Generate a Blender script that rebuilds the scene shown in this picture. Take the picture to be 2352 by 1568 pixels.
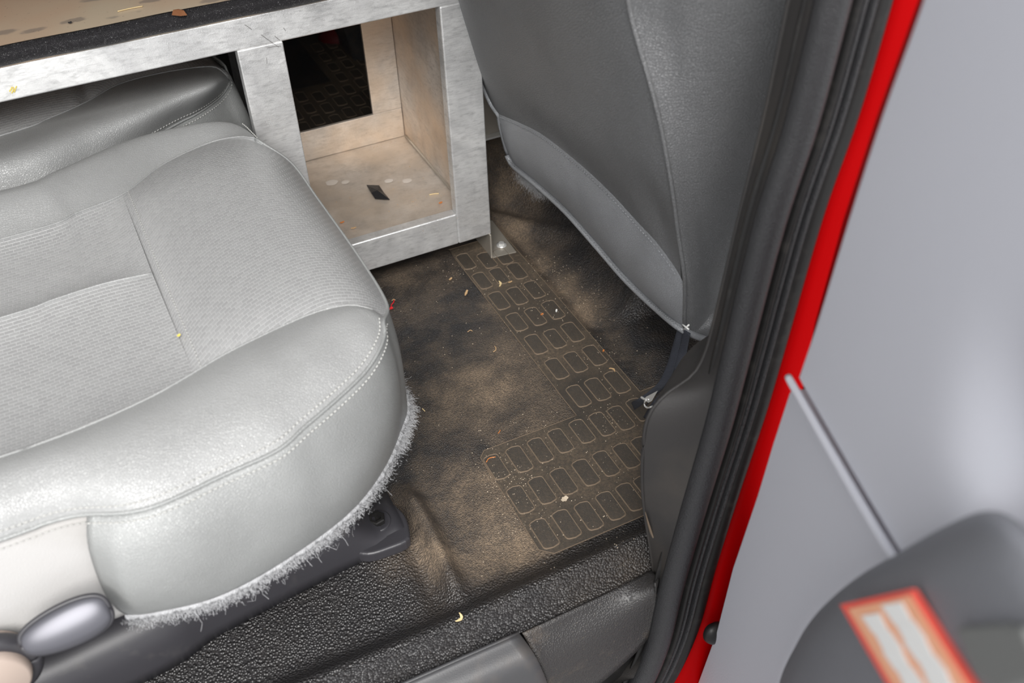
import bpy, bmesh, math, random
from mathutils import Vector, Matrix
random.seed(7)
R = math.radians
for o in list(bpy.data.objects): bpy.data.objects.remove(o)
sc = bpy.context.scene
COL = sc.collection
# ------------------------------------------------------------------ camera
F = 2247.98; CZ = 1.1
M3 = ((0.89809078, -0.43861118, -0.03245265), (-0.30795789, -0.57445457, -0.7583956), (0.31399822, 0.69110215, -0.65098613))
cam = bpy.data.cameras.new('camera'); co = bpy.data.objects.new('camera', cam); COL.objects.link(co)
r, d, f = [Vector(v) for v in M3]
m = Matrix(((r.x, -d.x, -f.x), (r.y, -d.y, -f.y), (r.z, -d.z, -f.z))).to_4x4(); m.translation = (0, 0, CZ)
co.matrix_world = m
cam.sensor_width = 36; cam.lens = F/2352*36; cam.clip_start = .02
cam.dof.use_dof = True; cam.dof.focus_distance = 1.52; cam.dof.aperture_fstop = 5.0
sc.camera = co
# ------------------------------------------------------------------ world, light
w = bpy.data.worlds.new('sky'); sc.world = w; w.use_nodes = True
bg = w.node_tree.nodes['Background']; bg.inputs[0].default_value = (.97, .98, 1, 1); bg.inputs[1].default_value = .95
sd = bpy.data.lights.new('sun', 'SUN'); sd.energy = 3.9; sd.angle = R(42); sd.color = (1, .98, .95)
so = bpy.data.objects.new('sun', sd); COL.objects.link(so)
so.rotation_euler = Vector((-.25, -.75, .8)).to_track_quat('Z', 'Y').to_euler()
sc.view_settings.view_transform = 'Standard'; sc.view_settings.look = 'None'
sc.view_settings.gamma = 1; sc.view_settings.use_curve_mapping = False
sc.view_settings.exposure = 0.55

# ------------------------------------------------------------------ helpers
def P(px, py, x=None, y=None, z=None, pl=None):
    """point of the real plane x=.., y=.., z=.. (or pl=(normal, offset)) seen at photograph pixel px,py"""
    a, b = (px-1176)/F, (py-784)/F
    v = Vector((M3[0][0]*a+M3[1][0]*b+M3[2][0], M3[0][1]*a+M3[1][1]*b+M3[2][1], M3[0][2]*a+M3[1][2]*b+M3[2][2]))
    if z is not None: t = (z-CZ)/v.z
    elif y is not None: t = y/v.y
    elif x is not None: t = x/v.x
    else: n, k = pl; t = (k-n.z*CZ)/n.dot(v)
    return Vector((0, 0, CZ))+v*t
def PL(L, **k): return [P(a, b, **k) for a, b in L]

def mesh(name, V, Fc, mat, parent=None, smooth=True, uv=None, auto=None):
    me = bpy.data.meshes.new(name); me.from_pydata([tuple(v) for v in V], [], Fc); me.update()
    for mm in (mat if isinstance(mat, (list, tuple)) else [mat]): me.materials.append(mm)
    if smooth: me.polygons.foreach_set('use_smooth', [True]*len(me.polygons))
    if uv:
        l = me.uv_layers.new(name='UVMap')
        for lp in me.loops: l.data[lp.index].uv = uv[lp.vertex_index]
    o = bpy.data.objects.new(name, me); COL.objects.link(o)
    if parent: adopt(o, parent)
    return o
def adopt(o, parent):
    o.parent = parent
    b = parent
    off = Vector((0, 0, 0))
    while b: off += b.location; b = b.parent
    o.location = Vector(o.location)-off
def thing(name, label, cat, loc=(0, 0, 0), group=None):
    o = bpy.data.objects.new(name, None); COL.objects.link(o); o.location = loc; o.empty_display_size = .05
    return tag(o, label, cat, group)
def tag(o, label=None, cat=None, group=None, kind=None):
    if label: o['label'] = label
    if cat: o['category'] = cat
    if group: o['group'] = group
    if kind: o['kind'] = kind
    return o
def structure(o, label, cat): return tag(o, label, cat, kind='structure')

def smooth_path(L, n):
    """Catmull-Rom through L, resampled to n points evenly by length"""
    L = [Vector(p) for p in L]
    Q = [2*L[0]-L[1]]+L+[2*L[-1]-L[-2]]
    pts = []
    for i in range(1, len(Q)-2):
        a, b, c, d_ = Q[i-1:i+3]
        for k in range(16):
            t = k/16
            pts.append(.5*((2*b)+(c-a)*t+(2*a-5*b+4*c-d_)*t*t+(3*b-a-3*c+d_)*t**3))
    pts.append(L[-1])
    return resample(pts, n)
def resample(pts, n):
    D = [0]
    for i in range(1, len(pts)): D.append(D[-1]+(pts[i]-pts[i-1]).length)
    out = []; j = 0
    for k in range(n):
        s = D[-1]*k/(n-1)
        while j < len(D)-2 and D[j+1] < s: j += 1
        e = D[j+1]-D[j]
        out.append(pts[j].lerp(pts[j+1], (s-D[j])/e if e > 1e-9 else 0))
    return out
def sst(a, b, x):
    t = max(0, min(1, (x-a)/(b-a))); return t*t*(3-2*t)

def puff_grid(A, B, m, puff=0, pw=4, uend=(1, 1), vend=(1, 1), dirv=None, mids=None):
    """grid of rows from curve A to curve B (same count), bulged along the surface normal"""
    n = len(A); G = []
    for j in range(m+1):
        t = j/m; row = []
        for i in range(n):
            if mids: 
                cs = [A[i]]+[q[i] for q in mids]+[B[i]]
                s = t*(len(cs)-1); k = min(int(s), len(cs)-2); u = s-k
                p0 = cs[k-1] if k > 0 else 2*cs[0]-cs[1]
                p3 = cs[k+2] if k+2 < len(cs) else 2*cs[-1]-cs[-2]
                b, c = cs[k], cs[k+1]
                p = .5*((2*b)+(c-p0)*u+(2*p0-5*b+4*c-p3)*u*u+(3*b-p0-3*c+p3)*u**3)
            else: p = A[i].lerp(B[i], t)
            row.append(p)
        G.append(row)
    if puff:
        N = []
        for j in range(m+1):
            r_ = []
            for i in range(n):
                du = G[j][min(i+1, n-1)]-G[j][max(i-1, 0)]
                dv = G[min(j+1, m)][i]-G[max(j-1, 0)][i]
                nn = du.cross(dv)
                nn = nn.normalized() if nn.length > 1e-12 else Vector((0, 0, 1))
                if dirv and nn.dot(dirv) < 0: nn = -nn
                r_.append(nn)
            N.append(r_)
        for j in range(m+1):
            tv = 2*j/m-1
            fv = 1-abs(tv)**pw if ((tv < 0 and vend[0]) or (tv > 0 and vend[1]) or tv == 0) else 1
            for i in range(n):
                tu = 2*i/(n-1)-1
                fu = 1-abs(tu)**(pw*3) if ((tu < 0 and uend[0]) or (tu > 0 and uend[1]) or tu == 0) else 1
                G[j][i] = G[j][i]+N[j][i]*puff*fv*fu
    return G
def grid_obj(name, G, mat, parent=None, flip=False, thick=0):
    m, n = len(G), len(G[0])
    V = [p for r_ in G for p in r_]
    mid = m//2; U = [0]
    for i in range(1, n): U.append(U[-1]+(G[mid][i]-G[mid][i-1]).length)
    uv = []
    W = [[0]*n]
    for j in range(1, m): W.append([W[-1][i]+(G[j][i]-G[j-1][i]).length for i in range(n)])
    for j in range(m):
        for i in range(n): uv.append((U[i], W[j][i]))
    Fc = []
    for j in range(m-1):
        for i in range(n-1):
            q = (j*n+i, j*n+i+1, (j+1)*n+i+1, (j+1)*n+i)
            Fc.append(q[::-1] if flip else q)
    o = mesh(name, V, Fc, mat, parent, uv=uv)
    if thick:
        s = o.modifiers.new('thickness', 'SOLIDIFY'); s.thickness = thick; s.offset = -1
    return o
def tube_data(path, rad, k=8, V=None, Fc=None, flat=1.0, up=None, caps=True):
    V = [] if V is None else V; Fc = [] if Fc is None else Fc
    n = len(path); base = len(V)
    for i, p in enumerate(path):
        t = (path[min(i+1, n-1)]-path[max(i-1, 0)]).normalized()
        u = (up or Vector((0, 0, 1)))
        a = t.cross(u)
        if a.length < 1e-4: a = t.cross(Vector((1, 0, 0)))
        a.normalize(); b = a.cross(t).normalized()
        rr = rad(i/(n-1)) if callable(rad) else rad
        for j in range(k):
            th = 2*math.pi*j/k
            V.append(p+a*math.cos(th)*rr+b*math.sin(th)*rr*flat)
    for i in range(n-1):
        for j in range(k):
            Fc.append((base+i*k+j, base+i*k+(j+1) % k, base+(i+1)*k+(j+1) % k, base+(i+1)*k+j))
    if caps:
        Fc.append(tuple(base+j for j in range(k))[::-1]); Fc.append(tuple(base+(n-1)*k+j for j in range(k)))
    return V, Fc
def tube(name, path, rad, mat, parent=None, **k):
    V, Fc = tube_data([Vector(p) for p in path], rad, **k)
    return mesh(name, V, Fc, mat, parent)
def box(name, x0, x1, y0, y1, z0, z1, mat, parent=None, bev=.002):
    V = [(x, y, z) for z in (z0, z1) for y in (y0, y1) for x in (x0, x1)]
    Fc = [(0, 2, 3, 1), (4, 5, 7, 6), (0, 1, 5, 4), (2, 6, 7, 3), (0, 4, 6, 2), (1, 3, 7, 5)]
    o = mesh(name, V, Fc, mat, parent, smooth=False)
    if bev:
        b = o.modifiers.new('bevel', 'BEVEL'); b.width = bev; b.segments = 3; b.limit_method = 'ANGLE'
        o.data.polygons.foreach_set('use_smooth', [True]*6)
        wn = o.modifiers.new('wn', 'WEIGHTED_NORMAL')
    return o
def prism(name, poly, n, h, mat, parent=None, bev=.001, seg=2):
    """poly: planar 3D outline, extruded by h along n (downwards from the outline)"""
    k = len(poly); V = list(poly)+[p-n*h for p in poly]
    Fc = [tuple(range(k)), tuple(range(2*k-1, k-1, -1))]+[(i, k+i, k+(i+1) % k, (i+1) % k) for i in range(k)]
    o = mesh(name, V, Fc, mat, parent, smooth=False)
    bm = bmesh.new(); bm.from_mesh(o.data); bmesh.ops.recalc_face_normals(bm, faces=bm.faces); bm.to_mesh(o.data); bm.free()
    if bev:
        b = o.modifiers.new('bevel', 'BEVEL'); b.width = bev; b.segments = seg; b.limit_method = 'ANGLE'; b.angle_limit = R(40)
    return o

# ------------------------------------------------------------------ materials
class MB:
    def __init__(s, name, col=(.5, .5, .5), rough=.5, metal=0, spec=.5):
        s.m = bpy.data.materials.new(name); s.m.use_nodes = True; s.t = s.m.node_tree; s.n = s.t.nodes
        s.b = s.n['Principled BSDF']; s.set('Base Color', (*col, 1)); s.set('Roughness', rough); s.set('Metallic', metal)
        s.set('Specular IOR Level', spec)
        s.co = s.n.new('ShaderNodeTexCoord'); s.last = None
    def set(s, k, v): s.b.inputs[k].default_value = v
    def link(s, a, b): s.t.links.new(a, b)
    def vec(s, scale=(1, 1, 1), uv=False, rot=(0, 0, 0)):
        mp = s.n.new('ShaderNodeMapping'); mp.inputs['Scale'].default_value = scale; mp.inputs['Rotation'].default_value = rot
        s.link(s.co.outputs['UV' if uv else 'Object'], mp.inputs[0]); return mp.outputs[0]
    def noise(s, sc, det=4, rough=.5, dist=0, scale=(1, 1, 1), uv=False, rot=(0, 0, 0)):
        t = s.n.new('ShaderNodeTexNoise'); t.inputs['Scale'].default_value = sc; t.inputs['Detail'].default_value = det
        t.inputs['Roughness'].default_value = rough; t.inputs['Distortion'].default_value = dist
        s.link(s.vec(scale, uv, rot), t.inputs['Vector']); return t.outputs['Fac']
    def voro(s, sc, feat='F1', scale=(1, 1, 1), rnd=1, uv=False, out='Distance'):
        t = s.n.new('ShaderNodeTexVoronoi'); t.feature = feat; t.inputs['Scale'].default_value = sc; t.inputs['Randomness'].default_value = rnd
        s.link(s.vec(scale, uv), t.inputs['Vector']); return t.outputs[out]
    def ramp(s, fac, *st):
        r_ = s.n.new('ShaderNodeValToRGB'); e = r_.color_ramp.elements
        while len(e) < len(st): e.new(.5)
        for q, (p, c) in zip(e, st):
            q.position = p; q.color = (*c, 1) if isinstance(c, (tuple, list)) else (c, c, c, 1)
        s.link(fac, r_.inputs[0]); return r_.outputs[0]
    def mix(s, fac, a, b, mode='MIX'):
        x = s.n.new('ShaderNodeMix'); x.data_type = 'RGBA'; x.blend_type = mode
        for i, v in ((0, fac), (6, a), (7, b)):
            if hasattr(v, 'links'): s.link(v, x.inputs[i])
            elif isinstance(v, tuple): x.inputs[i].default_value = (*v, 1)
            else: x.inputs[i].default_value = v
        return x.outputs[2]
    def math(s, op, a, b=0.0):
        x = s.n.new('ShaderNodeMath'); x.operation = op
        for i, v in ((0, a), (1, b)):
            if hasattr(v, 'links'): s.link(v, x.inputs[i])
            else: x.inputs[i].default_value = v
        return x.outputs[0]
    def color(s, c): s.link(c, s.b.inputs['Base Color']); return s
    def rough(s, c): s.link(c, s.b.inputs['Roughness']); return s
    def bump(s, h, dist=.001, st=1):
        x = s.n.new('ShaderNodeBump'); x.inputs['Distance'].default_value = dist; x.inputs['Strength'].default_value = st
        s.link(h, x.inputs['Height'])
        if s.last: s.link(s.last, x.inputs['Normal'])
        s.last = x.outputs[0]; s.link(s.last, s.b.inputs['Normal']); return s

def leather(name, col, rough=.42, cell=520, depth=.0004, spec=.5):
    a = MB(name, col, rough, .12, .6)
    v = a.voro(cell, 'DISTANCE_TO_EDGE')
    v = a.ramp(v, (0, 0), (.16, 1))
    a.bump(v, depth, .8)
    a.bump(a.noise(18, 3), .004, .25)
    n = a.noise(9, 5)
    dark = tuple(c*.86 for c in col)
    a.color(a.mix(a.ramp(n, (.4, 0), (.7, 1)), col, dark))
    return a.m
M = {}
M['leather'] = leather('grey_leather', (.305, .309, .309), .42, 360, .00028)
M['leather_side'] = leather('grey_leather_skirt', (.285, .292, .29), .42, 360, .00028)
M['leather_shaded'] = leather('angle_shaded_leather', (.165, .168, .173), .43, 340, .0006)  # darker copy of the seat back leather, shade from its angle painted in
M['leather_band'] = leather('seat_back_band_leather', (.31, .32, .338), .43, 340, .0005)
a = MB('pale_felt_cloth', (.62, .61, .6), .9); a.bump(a.noise(600, 4), .0008, .6); a.color(a.mix(a.ramp(a.noise(14, 4), (.45, 0), (.75, 1)), (.40, .392, .387), (.36, .35, .34))); M['cloth'] = a.m
# embossed seat fabric
a = MB('embossed_fabric', (.45, .46, .46), .42, .25)
bk = a.n.new('ShaderNodeTexBrick'); a.link(a.vec((1, 1, 1), True), bk.inputs['Vector'])
for k, v in (('Scale', 1), ('Brick Width', .0098), ('Row Height', .0058), ('Mortar Size', .0009), ('Mortar Smooth', 1), ('Bias', 0)): bk.inputs[k].default_value = v
bk.offset = .5
bk.inputs['Color1'].default_value = (.32, .322, .325, 1); bk.inputs['Color2'].default_value = (.36, .363, .365, 1); bk.inputs['Mortar'].default_value = (.46, .462, .465, 1)  # paler mortar paints in the highlight along the embossed edges
a.color(bk.outputs['Color']); inv = a.math('SUBTRACT', 1.0, bk.outputs['Fac']); a.bump(inv, .0006, .6); a.bump(a.noise(900, 2), .0002, .3); M['fabric'] = a.m
a = MB('seam_thread', (.42, .42, .405), .75); M['thread'] = a.m
a = MB('white_felt_fibre', (.56, .565, .58), 1.0, 0, .1); a.bump(a.noise(700, 3), .004, 1); M['felt'] = a.m
a = MB('dark_fibre', (.03, .03, .03), .9); M['darkfibre'] = a.m
# aluminium
def alu(name, c0, c1, rough, warm=None):
    a = MB(name, c0, rough, .6)
    n = a.noise(11, 6, .6, .6); n2 = a.noise(60, 5, .65, 0, (1, 1, 3))
    c = a.mix(a.ramp(n, (.35, 0), (.66, 1)), c0, c1)
    c = a.mix(a.math('MULTIPLY', a.ramp(n2, (.5, 0), (.75, 1)), .45), c, tuple(x*.42 for x in c1))
    c = a.mix(a.math('MULTIPLY', a.ramp(a.noise(420, 3, .6, 0, (.12, 1, 1), rot=(0, .8, 0)), (.48, 0), (.70, 1)), .28), c, tuple(x*.6 for x in c1))
    if warm:
        c = a.mix(a.math('MULTIPLY', a.ramp(a.noise(7, 4), (.35, 1), (.6, .1)), .65), c, warm)
    a.color(c)
    a.rough(a.ramp(a.noise(25, 6, .6), (.3, rough-.1), (.7, rough+.15)))
    a.bump(a.noise(260, 3, .6, 2, (1, 1, 1), rot=(0, .7, .5)), .0005, .6)
    a.bump(a.noise(900, 2, .6, 0, (.08, 1, 1), rot=(.3, .9, .2)), .0002, .5)
    return a.m
M['alu'] = alu('worn_aluminium', (.98, .98, .97), (.70, .70, .70), .36)
M['alu_in'] = alu('warm_lit_aluminium', (.80, .75, .70), (.52, .48, .44), .42, (.78, .60, .43))  # tan tint stands in for warm light bouncing inside the box
M['alu_floor'] = alu('warm_lit_floor_aluminium', (.8, .75, .7), (.56, .51, .46), .5, (.70, .58, .46))  # the same warm bounce light tinted into the box floor
# table top
a = MB('stained_board', (.5, .38, .3), .38)
c = a.mix(a.ramp(a.noise(3.2, 3), (.38, 0), (.62, 1)), (.62, .38, .25), (.64, .52, .38))
sp = a.voro(17, 'F1', (.8, 1.7, 1)); sp = a.ramp(a.math('ADD', sp, a.math('MULTIPLY', a.noise(60, 4), .35)), (.36, 1), (.46, 0))
c = a.mix(a.math('MULTIPLY', sp, .55), c, (.2, .17, .16))
c = a.mix(a.ramp(a.noise(220, 3), (.68, 0), (.74, .6)), c, (.16, .09, .06)); a.color(c); a.bump(a.noise(400, 3), .0002, .4); M['board'] = a.m
a = MB('black_grained_edging', (.035, .033, .036), .34); a.bump(a.ramp(a.voro(650, 'DISTANCE_TO_EDGE'), (0, 0), (.3, 1)), .0009, 1); M['edging'] = a.m

DUST = (.235, .17, .11)
def rubber(name, col, cell=330, depth=.0009, rough=.42, dust=.5, dpos=(.47, .62), clump=1):
    a = MB(name, col, rough)
    v = a.voro(cell, 'F1'); h = a.ramp(v, (.1, 1), (.6, 0))
    a.bump(h, depth, .9); a.bump(a.noise(30, 3), .003, .25)
    n = a.noise(5.5, 8, .62, .4); n2 = a.noise(260, 4, .7)
    big = a.ramp(n, (dpos[0], 0), (dpos[1], 1)); fine = a.ramp(n2, (.4, .25), (.62, 1))
    fac = a.math('MULTIPLY', a.math('MULTIPLY', big, fine), dust)
    sprk = a.ramp(a.noise(700, 2, .5), (.69, 0), (.73, .7*dust if dust < 1 else .7))
    c = a.mix(fac, col, DUST)
    c = a.mix(sprk, c, (.38, .3, .2)); a.color(c)
    a.rough(a.ramp(fac, (0, rough), (.6, .85)))
    return a.m
M['mat'] = rubber('dusty_rubber_mat', (.036, .032, .029), 380, .0008, .45, .85, (.36, .62))
def floor_mat():
    a = MB('dusty_rubber_mat', (.03, .028, .028), .4)
    def attr(nm):
        x = a.n.new('ShaderNodeAttribute'); x.attribute_name = nm; return x.outputs['Fac']
    co_, du = attr('coarse'), attr('dust')
    f1 = a.ramp(a.voro(500), (.05, 1), (.62, 0)); f2 = a.ramp(a.voro(300), (.0, 1), (.85, 0))
    h = a.math('ADD', a.math('MULTIPLY', f1, a.math('MULTIPLY_ADD' if 0 else 'SUBTRACT', 1.0, co_)), a.math('MULTIPLY', a.math('MULTIPLY', f2, co_), 2.4))
    a.bump(h, .0011, .9); a.bump(a.noise(28, 4), .004, .3)
    n = a.noise(14, 9, .68, .3); n2 = a.noise(330, 4, .75)
    fine = a.ramp(n2, (.42, 0), (.60, 1)); patch = a.ramp(n, (.42, 0), (.66, 1))
    base = a.math('MULTIPLY', patch, a.math('SUBTRACT', .34, a.math('MULTIPLY', co_, .32)))
    tot = a.math('ADD', base, a.math('MULTIPLY', a.math('MULTIPLY', du, a.math('SUBTRACT', 1.0, a.math('MULTIPLY', co_, .6))), a.ramp(n, (.3, .35), (.6, 1))))
    fac = a.math('MULTIPLY', a.math('MINIMUM', tot, 1.0), a.math('ADD', .35, a.math('MULTIPLY', fine, .65)))
    c = a.mix(fac, (.027, .026, .027), (.26, .19, .128))
    valley = a.math('MULTIPLY', a.math('SUBTRACT', 1.0, f1), a.math('MULTIPLY', tot, .10))
    c = a.mix(valley, c, (.25, .19, .13))
    c = a.mix(a.ramp(a.noise(800, 2, .5), (.72, 0), (.76, .6)), c, (.3, .23, .15)); a.color(c)
    a.rough(a.ramp(fac, (0, .32), (.5, .75)))
    return a.m
M['mat'] = floor_mat()
M['mat_smooth'] = rubber('printed_mat_panel', (.043, .037, .031), 1300, .0003, .5, .6, (.36, .7))
M['mat_pad'] = rubber('mat_pad_face', (.043, .038, .033), 1500, .0003, .45, .5, (.36, .7))
a = MB('pad_edge_dust', (.165, .122, .085), .9); a.bump(a.noise(900, 3), .0004, .6); M['pad_edge'] = a.m
M['mat_coarse'] = rubber('coarse_pebbled_mat', (.034, .034, .036), 270, .0022, .33, .45, (.58, .72))
M['carpet'] = rubber('brown_dusty_carpet', (.045, .037, .03), 500, .001, .8, .7, (.3, .6))
M['vinyl'] = rubber('smooth_dark_vinyl', (.032, .030, .030), 420, .0005, .38, .5, (.48, .66))
a = MB('black_plastic', (.032, .031, .036), .42); a.bump(a.noise(900, 2), .0002, .5); a.color(a.mix(a.ramp(a.noise(22, 6), (.6, 0), (.8, .5)), (.032, .031, .036), (.09, .085, .08))); M['plastic'] = a.m
a = MB('grained_pillar_trim', (.05, .047, .046), .6); a.bump(a.voro(900), .0004, .6); a.color(a.mix(a.ramp(a.noise(9, 6), (.5, 0), (.75, .4)), (.026, .024, .0235), (.07, .058, .046))); M['trim'] = a.m
a = MB('grey_sill_plastic', (.085, .085, .088), .4); a.bump(a.noise(600, 3), .0003, .5); a.color(a.mix(a.ramp(a.noise(12, 6), (.55, 0), (.75, .6)), (.05, .05, .053), (.11, .09, .075))); M['sillplate'] = a.m
a = MB('seal_rubber_dull', (.026, .026, .028), .36); a.bump(a.voro(700), .0006, .8); a.bump(a.noise(60, 4), .0015, .4); M['seal'] = a.m
a = MB('seal_rubber_black', (.012, .0115, .0115), .4, 0, .35); a.bump(a.noise(500, 3), .0003, .5); a.color(a.mix(a.ramp(a.noise(40, 6), (.55, 0), (.75, .6)), (.012, .0115, .0115), (.04, .037, .034))); M['sealblack'] = a.m
a = MB('red_body_paint', (.29, .0003, .001), .45, 0, .05); M['red'] = a.m
a = MB('dark_red', (.10, .002, .003), .6); M['darkred'] = a.m
a = MB('door_trim_grey', (.63, .64, .70), .5); a.bump(a.noise(420, 3), .0005, .5); M['door'] = a.m
a = MB('door_insert_grey', (.19, .195, .215), .5); a.bump(a.voro(300), .0006, .5); M['armrest'] = a.m
a = MB('switch_grey', (.17, .175, .17), .55); M['switch'] = a.m
a = MB('orange_label', (1, .50, .30), .35); M['orange'] = a.m
a = MB('red_label_border', (.95, .12, .09), .35); M['redlabel'] = a.m
a = MB('white_print', (.95, .95, .93), .4); M['white'] = a.m
a = MB('glossy_grey_lever', (.10, .10, .115), .34); a.set('Metallic', .5); M['lever'] = a.m
a = MB('beige_plastic', (.36, .29, .25), .5); M['beige'] = a.m
a = MB('zip_tape', (.03, .033, .042), .7)
wv = a.n.new('ShaderNodeTexWave'); wv.inputs['Scale'].default_value = 260; a.link(a.vec((1, 1, 1), True, (0, 0, .6)), wv.inputs['Vector'])
a.bump(wv.outputs['Fac'], .0006, 1); a.color(a.mix(wv.outputs['Fac'], (.028, .031, .042), (.06, .066, .085))); M['tape'] = a.m
a = MB('bare_metal', (.85, .85, .83), .3, .55); M['metal'] = a.m
a = MB('galvanised_plate', (.5, .46, .4), .42, .6); a.bump(a.noise(120, 4), .0005, .4); M['galv'] = a.m
a = MB('wood_chip', (.55, .36, .19), .7); M['chip'] = a.m
a = MB('straw', (.72, .56, .3), .6); M['straw'] = a.m
a = MB('orange_fibre', (.6, .2, .05), .6); M['fibre'] = a.m
a = MB('pale_crumb', (.6, .5, .38), .7); M['crumb'] = a.m
a = MB('red_thread', (.8, .02, .03), .6); M['redthread'] = a.m
a = MB('black_foil', (.02, .02, .022), .35); a.bump(a.noise(300, 2), .001, .7); M['foil'] = a.m
a = MB('glue_residue', (.62, .56, .5), .6); M['glue'] = a.m
a = MB('yellow_paint', (.75, .6, .12), .6); M['yellow'] = a.m
a = MB('dark_scratch', (.1, .09, .085), .6); M['scratch'] = a.m
a = MB('pale_headliner', (.6, .6, .6), .9); M['liner'] = a.m
a = MB('dark_cabin_panel', (.03, .03, .032), .6); M['cabin'] = a.m

# ------------------------------------------------------------------ cab shell
def structbox(name, *args, mat, label, cat):
    return structure(box(name, *args, mat, bev=.004), label, cat)
structbox('ceiling', -1.3, 1.9, .62, 2.75, 1.34, 1.38, mat=M['liner'], label='pale roof lining above the cab, out of the picture', cat='ceiling')
structbox('wall_far', -1.3, 1.9, 2.72, 2.76, -.1, 1.34, mat=M['cabin'], label='dark far side of the cab behind the console', cat='wall')
structbox('wall_rear', -1.3, -1.26, .62, 2.75, -.1, 1.34, mat=M['cabin'], label='dark rear wall of the cab, out of the picture', cat='wall')
structbox('wall_front', 1.7, 1.74, .62, 2.75, -.1, 1.34, mat=M['cabin'], label='dark front bulkhead of the cab, hidden ahead of the front seat', cat='wall')

structbox('wall_side', .84, 1.9, .585, .60, -.4, 1.34, mat=M['cabin'], label='dark side of the cab ahead of the door pillar', cat='wall')
a = MB('grey_asphalt', (.16, .16, .16), .9); a.bump(a.noise(90, 4), .004, .8); M['asphalt'] = a.m
structbox('ground', -4, 4, -3.5, 4, -.82, -.78, mat=M['asphalt'], label='grey asphalt ground outside the vehicle, below the picture', cat='ground')

def hf(x, y):
    z = 0
    if y < .735: z += .022*math.exp(-((y-.692)/.022)**2)*(1-.2*math.sin(x*9))
    z += .004*math.exp(-((y-.735)/.01)**2)*0
    # fold running from the seat bracket to the sill
    xr = .236+.01*math.sin((y-.7)*9)
    z += .020*math.exp(-((x-xr)/.013)**2)*sst(.70, .77, y)*(1-sst(.90, .96, y))
    z -= .008*math.exp(-((x-xr+.03)/.014)**2)*sst(.70, .77, y)*(1-sst(.90, .96, y))
    z -= .006*math.exp(-((x-.32)/.05)**2-((y-.78)/.04)**2)
    # ground under the front seat
    if x > .66:
        ridge = sst(1.10, 1.14, y)
        z += ridge*(.05*sst(.69, .80, x) + .018*math.exp(-((x-.80-.15*(y-1.3))/.03)**2) - .006*math.exp(-((x-.675)/.012)**2))
        z += (1-ridge)*(.012*sst(.68, .75, x) + .03*sst(.78, .9, x))
        z += .17*sst(.66, .86, x+.1*math.sin(y*8))*sst(1.40, 1.60, y)
        z += .014*math.sin(26*(x*1.2+y*.9))*sst(.70, .78, x)*sst(1.28, 1.40, y)
        z += .012*math.exp(-((x-.76+.5*(y-1.36))/.018)**2)*sst(1.22, 1.3, y)
    z += .0015*math.sin(x*23+1)*math.sin(y*19)*(1 if not (.36 < x < .67) else .2)
    return z
def floor_part(name, x0, x1, y0, y1, st, mat, parent=None):
    nx = int(round((x1-x0)/st)); ny = int(round((y1-y0)/st)); V = []
    for j in range(ny+1):
        for i in range(nx+1):
            x = x0+(x1-x0)*i/nx; y = y0+(y1-y0)*j/ny; V.append((x, y, hf(x, y)))
    Fc = [(j*(nx+1)+i, j*(nx+1)+i+1, (j+1)*(nx+1)+i+1, (j+1)*(nx+1)+i) for j in range(ny) for i in range(nx)]
    return mesh(name, V, Fc, mat, parent)
floor = structure(floor_part('floor', -.7, 1.2, .648, 2.7, .005, M['mat']), 'dusty black rubber floor mat of the cab', 'floor')
DS = [(1245, 610, .035, .9), (1290, 660, .035, 1), (1345, 715, .035, 1), (1200, 590, .03, .8), (1130, 700, .03, .4), (950, 640, .07, .45), (1180, 870, .09, .55), (1080, 900, .06, .5), (1130, 1200, .05, .8), (1200, 1260, .05, .8), (1060, 1100, .05, .5), (975, 1240, .03, .9), (1010, 1290, .025, .9),
      (920, 1290, .03, .7), (1165, 1095, .02, 1.), (1270, 1150, .08, .4), (1200, 450, .10, .9), (1180, 540, .04, .8), (1100, 1330, .04, .2), (1450, 1335, .04, .4), (1330, 1390, .04, .25), (1000, 1380, .03, .25), (1250, 1000, .05, .4)]
DS = [(P(a_, b_, z=0), s_, w_) for a_, b_, s_, w_ in DS]
at1 = floor.data.attributes.new('coarse', 'FLOAT', 'POINT'); at2 = floor.data.attributes.new('dust', 'FLOAT', 'POINT')
c1, c2 = [], []
for v in floor.data.vertices:
    x, y, z = v.co
    q = max(sst(.752, .730, y), sst(.25, .19, x)*sst(.90, .84, y), sst(.30, .22, x)*sst(.80, .74, y), .55*sst(.68, .74, x))
    c1.append(q)
    dd = 0
    if y < 1.7:
        for p, s_, w_ in DS:
            e = ((x-p.x)**2+(y-p.y)**2)/(s_*s_)
            if e < 6: dd += w_*math.exp(-e)
    c2.append(min(1, dd))
at1.data.foreach_set('value', c1); at2.data.foreach_set('value', c2)

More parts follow.
